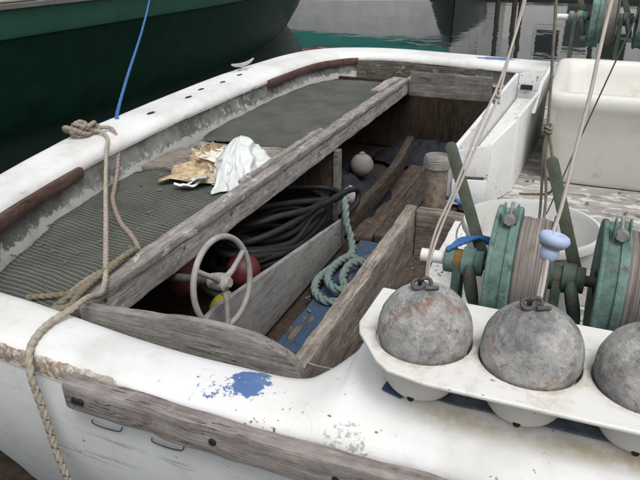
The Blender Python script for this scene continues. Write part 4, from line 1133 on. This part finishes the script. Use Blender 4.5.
# plan half-breadth along y (bow at high y): centre line x = -6.9
ys = [-6, -3, 0, 3, 6, 8.6, 10.4, 12.2, 13.7, 14.9, 15.8, 16.4]
hb_ = [2.1, 2.15, 2.2, 2.2, 2.18, 2.1, 1.95, 1.62, 1.2, .75, .36, .03]
rowsH, rowsB = [], []
for y_, b_ in zip(ys, hb_):
    q = max(0, (y_ - 8.6) / 7.8)
    rk = q * q
    wlb = max(.02, b_ * (1 - .22 - .25 * q) ) if y_ < 16.3 else .02
    zk = .12 + .25 * q ** 1.5; zt = zk + .24 + .06 * q
    yw = y_ - 1.35 * rk; yk = y_; ytp = y_ + .25 * rk
    for s_ in (1,):
        rowsH.append([(-6.9 + wlb * .72, yw - .3 * rk, -1.5), (-6.9 + wlb, yw, -.9), (-6.9 + wlb * .45 + b_ * .53, (yw + yk) / 2, -.42), (-6.9 + b_ - .015, yk, zk - .02), (-6.9 + b_, yk, zk)])
        rowsB.append([(-6.9 + b_ + .012, yk, zk - .015), (-6.9 + b_ + .022, yk, zk + .01), (-6.9 + b_ + .05 * (1 - q), ytp, zt)])
def smoothrows(rs):
    cols = [catmull([r[j] for r in rs], 5) for j in range(len(rs[0]))]
    return [[c[i] for c in cols] for i in range(len(cols[0]))]
def both(rs): return rs, [[(-13.8 - p[0], p[1], p[2]) for p in r] for r in rs]
rsH, rsB = smoothrows(rowsH), smoothrows(rowsB)
mb = MB()
for r_ in both(rsH): mb.grid(r_)
link('hull', mb, 'shaded_green', gb, True, 40)
mb = MB()
for r_ in both(rsB): mb.grid(r_)
link('bulwark', mb, 'lit_green', gb, True, 40)
mb = MB()
capr = [[(r[-1][0] - .10, r[-1][1], r[-1][2] + .0), (r[-1][0] - .10, r[-1][1], r[-1][2] + .035), (r[-1][0] + .03, r[-1][1], r[-1][2] + .035), (r[-1][0] + .03, r[-1][1], r[-1][2] - .005)] for r in rsB]
for r_ in both(capr): mb.grid(r_, False, True, True)
link('cap_rail', mb, 'cap_grey', gb, True, 40)
dk = [(r[0][0] - .03, r[0][1], r[0][2] - .02) for r in rsB]; dk2 = [(-13.8 - p[0], p[1], p[2]) for p in dk]
link('deck', MB().grid([dk, dk2]), 'cap_grey', gb, True)
for k, (xo, zo, r_) in enumerate(((-.10, .060, .026), (-.03, .062, .024), (.0, .058, .020))):
    pts = [(r[-1][0] - .03 + xo * .6 + .02 * math.sin(r[-1][1] * 2 + k), r[-1][1], r[-1][2] + zo) for r in rsB if 1.5 < r[-1][1] < 6.0 - k * .7]
    link('rail_hose', MB().tube(catmull(pts, 4), r_, 10), 'hose_cream', gb)
# wheelhouse amidships, above the picture
link('wheelhouse', MB().box(-8.1, -5.7, -4.5, .5, .35, 2.4), 'boat_white', gb, False)
link('wheelhouse_roof', MB().box(-8.25, -5.55, -4.65, .65, 2.4, 2.5), 'lit_green', gb, False)
for y_ in (-4.0, -2.9, -1.8, -.7): link('window', MB().box(-5.70, -5.685, y_, y_ + .75, 1.35, 2.05), 'window_glass', gb, False)

bl = link('mooring_line', MB().tube(resample(catmull([(-2.25, 2.74, .005), (-2.32, 2.82, .012), (-2.8, 3.56, .06), (-3.6, 4.85, .18), (-4.4, 6.12, .335), (-5.2, 7.4, .62), (-5.9, 8.5, .95)], 6), .03), .0095, 10, False, 80, .15), 'blue_rope', None, base=(-2.25, 2.74, .005))
tag(bl, 'taut blue rope running from the transom up to the green boat', 'rope')

# ------------------------------------------------------------------ boats and shed across the basin (seen mirrored in the water)
def far_boat(name, label, bow, yaw, L, B, F, mats, group='boats moored across the basin', marks=False):
    """bow: waterline point of the stem; hull runs back along -forward"""
    o = thing(name, label, 'boat', (bow[0], bow[1], WL), group)
    f = Vector((math.cos(yaw), math.sin(yaw), 0)); s_ = Vector((-math.sin(yaw), math.cos(yaw), 0))
    B0 = Vector((bow[0], bow[1], WL))
    st = [0, .04, .1, .2, .35, .55, .8, 1.0]; hw = [.02, .22, .45, .72, .93, 1.0, .97, .85]
    def ring(z0, z1, out0, out1, col, nm):
        for sd in (1, -1):
            rows = []
            for u, h in zip(st, hw):
                row = []
                for z_, ou in ((z0, out0), (z1, out1)):
                    rake = (z_ + .05) * .55 * (1 - min(1, u * 6))
                    sheer = .35 * F * max(0, 1 - u * 3) ** 2 * (z_ / F)
                    row.append(B0 - f * (u * L - rake) + s_ * sd * (h * B / 2 * ou) + Vector((0, 0, z_ + sheer)))
                rows.append(row)
            link(nm, MB().grid(rows), col, o, True, 50)
    ring(-.3, 1.05 * F / 1.6, .82, .96, mats[0], 'hull_side')
    ring(1.05 * F / 1.6, F, .965, 1.0, mats[1], 'sheer_strake')
    ring(F, F + .10, 1.02, 1.02, mats[3], 'cap_rail')
    # transom and deck
    a, b = B0 - f * L, B0 - f * L
    link('transom', MB().prism([a + s_ * B * .425 - Vector((0, 0, .3)), a - s_ * B * .425 - Vector((0, 0, .3)), a - s_ * B * .425 + Vector((0, 0, F)), a + s_ * B * .425 + Vector((0, 0, F))], f * .05), mats[0], o, False)
    top = [B0 - f * (u * L - F * .55 * (1 - min(1, u * 6))) + s_ * h * B / 2 * .98 + Vector((0, 0, F - .15)) for u, h in zip(st, hw)]
    bot = [B0 - f * (u * L - F * .55 * (1 - min(1, u * 6))) - s_ * h * B / 2 * .98 + Vector((0, 0, F - .15)) for u, h in zip(st, hw)]
    link('deck', MB().grid([top, bot]), 'boat_white', o, True)
    def block(u0, u1, w, z0, z1, mat, nm, par=o):
        c0, c1 = B0 - f * u0 * L, B0 - f * u1 * L
        return link(nm, MB().prism([c0 + s_ * w + Vector((0, 0, z0)), c1 + s_ * w + Vector((0, 0, z0)), c1 - s_ * w + Vector((0, 0, z0)), c0 - s_ * w + Vector((0, 0, z0))], (0, 0, z1 - z0)), mat, par, True, 30, .04)
    cb = block(.30, .62, B * .36, F - .15, F + 1.9, mats[2], 'cabin')
    block(.28, .64, B * .39, F + 1.9, F + 2.0, mats[3], 'cabin_roof')
    for i in range(4):
        u0 = .33 + i * .07
        for sd in (1, -1):
            c0, c1 = B0 - f * u0 * L + s_ * sd * B * .361, B0 - f * (u0 + .05) * L + s_ * sd * B * .361
            link('window', MB().prism([c0 + Vector((0, 0, F + .95)), c1 + Vector((0, 0, F + .95)), c1 + Vector((0, 0, F + 1.6)), c0 + Vector((0, 0, F + 1.6))], s_ * sd * .02), 'window_glass', cb, False)
    m0 = B0 - f * .45 * L + Vector((0, 0, F + 1.9))
    link('mast', MB().tube([m0, m0 + Vector((0, 0, 4.5))], .06, 10), mats[2], o)
    if marks:
        rr = random.Random(2)
        for i in range(9):
            c = B0 - f * (1.4 + i * .17) - s_ * (hw[2] * B / 2 * .6 + .25 + i * .045) + Vector((0, 0, F * .80))
            link('name_mark', MB().box(c.x - .05, c.x + .03, c.y - .05, c.y + .02, c.z - .10 * rr.random() - .04, c.z + .14), 'boat_white', o, False)
    return o
far_boat('moored_boat', 'grey hulled boat with teal band mirrored in the water beside the green bow', (-5.35, 23.9), R(3), 13, 3.8, 1.62, ('boat_grey', 'boat_teal', 'boat_white', 'boat_red'))
far_boat('moored_boat', 'dark hulled boat mirrored in the water right of the teal band', (-4.75, 25.6), R(-82), 10, 2.6, 1.7, ('boat_dark', 'boat_grey', 'boat_tan', 'boat_white')).location
far_boat('moored_boat', 'black hulled boat lying close behind the far winch', (1.75, 9.6), R(180), 10, 3.4, 1.75, ('boat_dark', 'boat_dark', 'boat_white', 'boat_dark'))
# floating dock, piles and a pale shed behind it
dock = thing('floating_dock', 'wooden floating dock on the far side of the basin', 'dock', (0, 30.4, WL))
for i in range(48):
    link('dock_plank', MB().box(-14 + i * .6, -14 + i * .6 + .57, 29.4, 31.6, WL + .40, WL + .46), 'dock_wood', dock, False)
link('float', MB().box(-14, 14.8, 29.5, 31.5, WL - .3, WL + .39), 'boat_dark', dock, False)
for k, (x_, y_) in enumerate(((-3.6, 28.9), (-2.9, 28.6), (-2.7, 29.2), (0.2, 29.0), (2.2, 28.8), (6.0, 29.0), (-10, 29))):
    o = link('dock_pile', MB().tube([(x_, y_, -3), (x_ + .05, y_, .5), (x_ + .08, y_ + .05, 3.2)], [.11, .10, .09], 14), 'pile_wood', None, base=(x_, y_, WL))
    tag(o, ('dark wooden mooring pile beside the far dock, %s' % ('leftmost but one', 'front one of a close pair', 'rear one of a close pair', 'in front of the shed door', 'just right of the shed door', 'rightmost of all', 'leftmost of all')[k]), 'pile', 'mooring piles along the far dock')
shed = thing('boat_shed', 'pale grey shed standing on the far dock across the basin', 'shed', (2, 34, WL))
link('wall', MB().box(-3.6, 12, 32, 40, WL + .3, 4.2), 'shed_wall', shed, False)
link('roof', MB().prism([(-4, 31.6, 4.2), (-4, 40.4, 4.2), (-4, 36, 6.2)], (16.4, 0, 0)), 'boat_dark', shed, False)
for x_ in (-2.2, .6, 3.2, 6.0, 8.8):
    w_n = link('window', MB().box(x_, x_ + 1.2, 31.96, 31.995, .8, 2.2), 'boat_white', shed, False)
    link('pane', MB().box(x_ + .1, x_ + 1.1, 31.94, 31.958, .9, 2.1), 'window_glass', w_n, False)
link('door', MB().box(-.9, .1, 31.96, 31.995, WL + .5, 1.6), 'boat_dark', shed, False)

# loose grit and wood chips on the boards
rr = random.Random(11); mb = MB()
for k in range(260):
    q = rr.random()
    if q < .35: x_, y_, z_ = rr.uniform(-.52, -.36), rr.uniform(1.1, 2.34), -.309
    elif q < .6: x_, y_, z_ = rr.uniform(-1.05, -.6), rr.uniform(1.3, 4.2), -.684
    elif q < .8: x_, y_, z_ = rr.uniform(-.18, 1.0), rr.uniform(2.2, 3.0), -.146
    else: x_, y_, z_ = rr.uniform(-2.0, -1.35), rr.uniform(1.5, 3.1), -.180
    a = rr.uniform(0, 6.28); l_, w_, h_ = rr.uniform(.004, .018), rr.uniform(.002, .006), rr.uniform(.002, .006)
    c_, n_ = math.cos(a), math.sin(a)
    base = [(x_ + c_ * l_ * u - n_ * w_ * v, y_ + n_ * l_ * u + c_ * w_ * v, z_) for u, v in ((-1, -.6), (.8, -1), (1, .5), (-.7, 1))]
    mb.prism(base, (rr.uniform(-.002, .002), 0, h_))
db = link('wood_debris', mb, 'aft_plank', boat, False); db['kind'] = 'stuff'
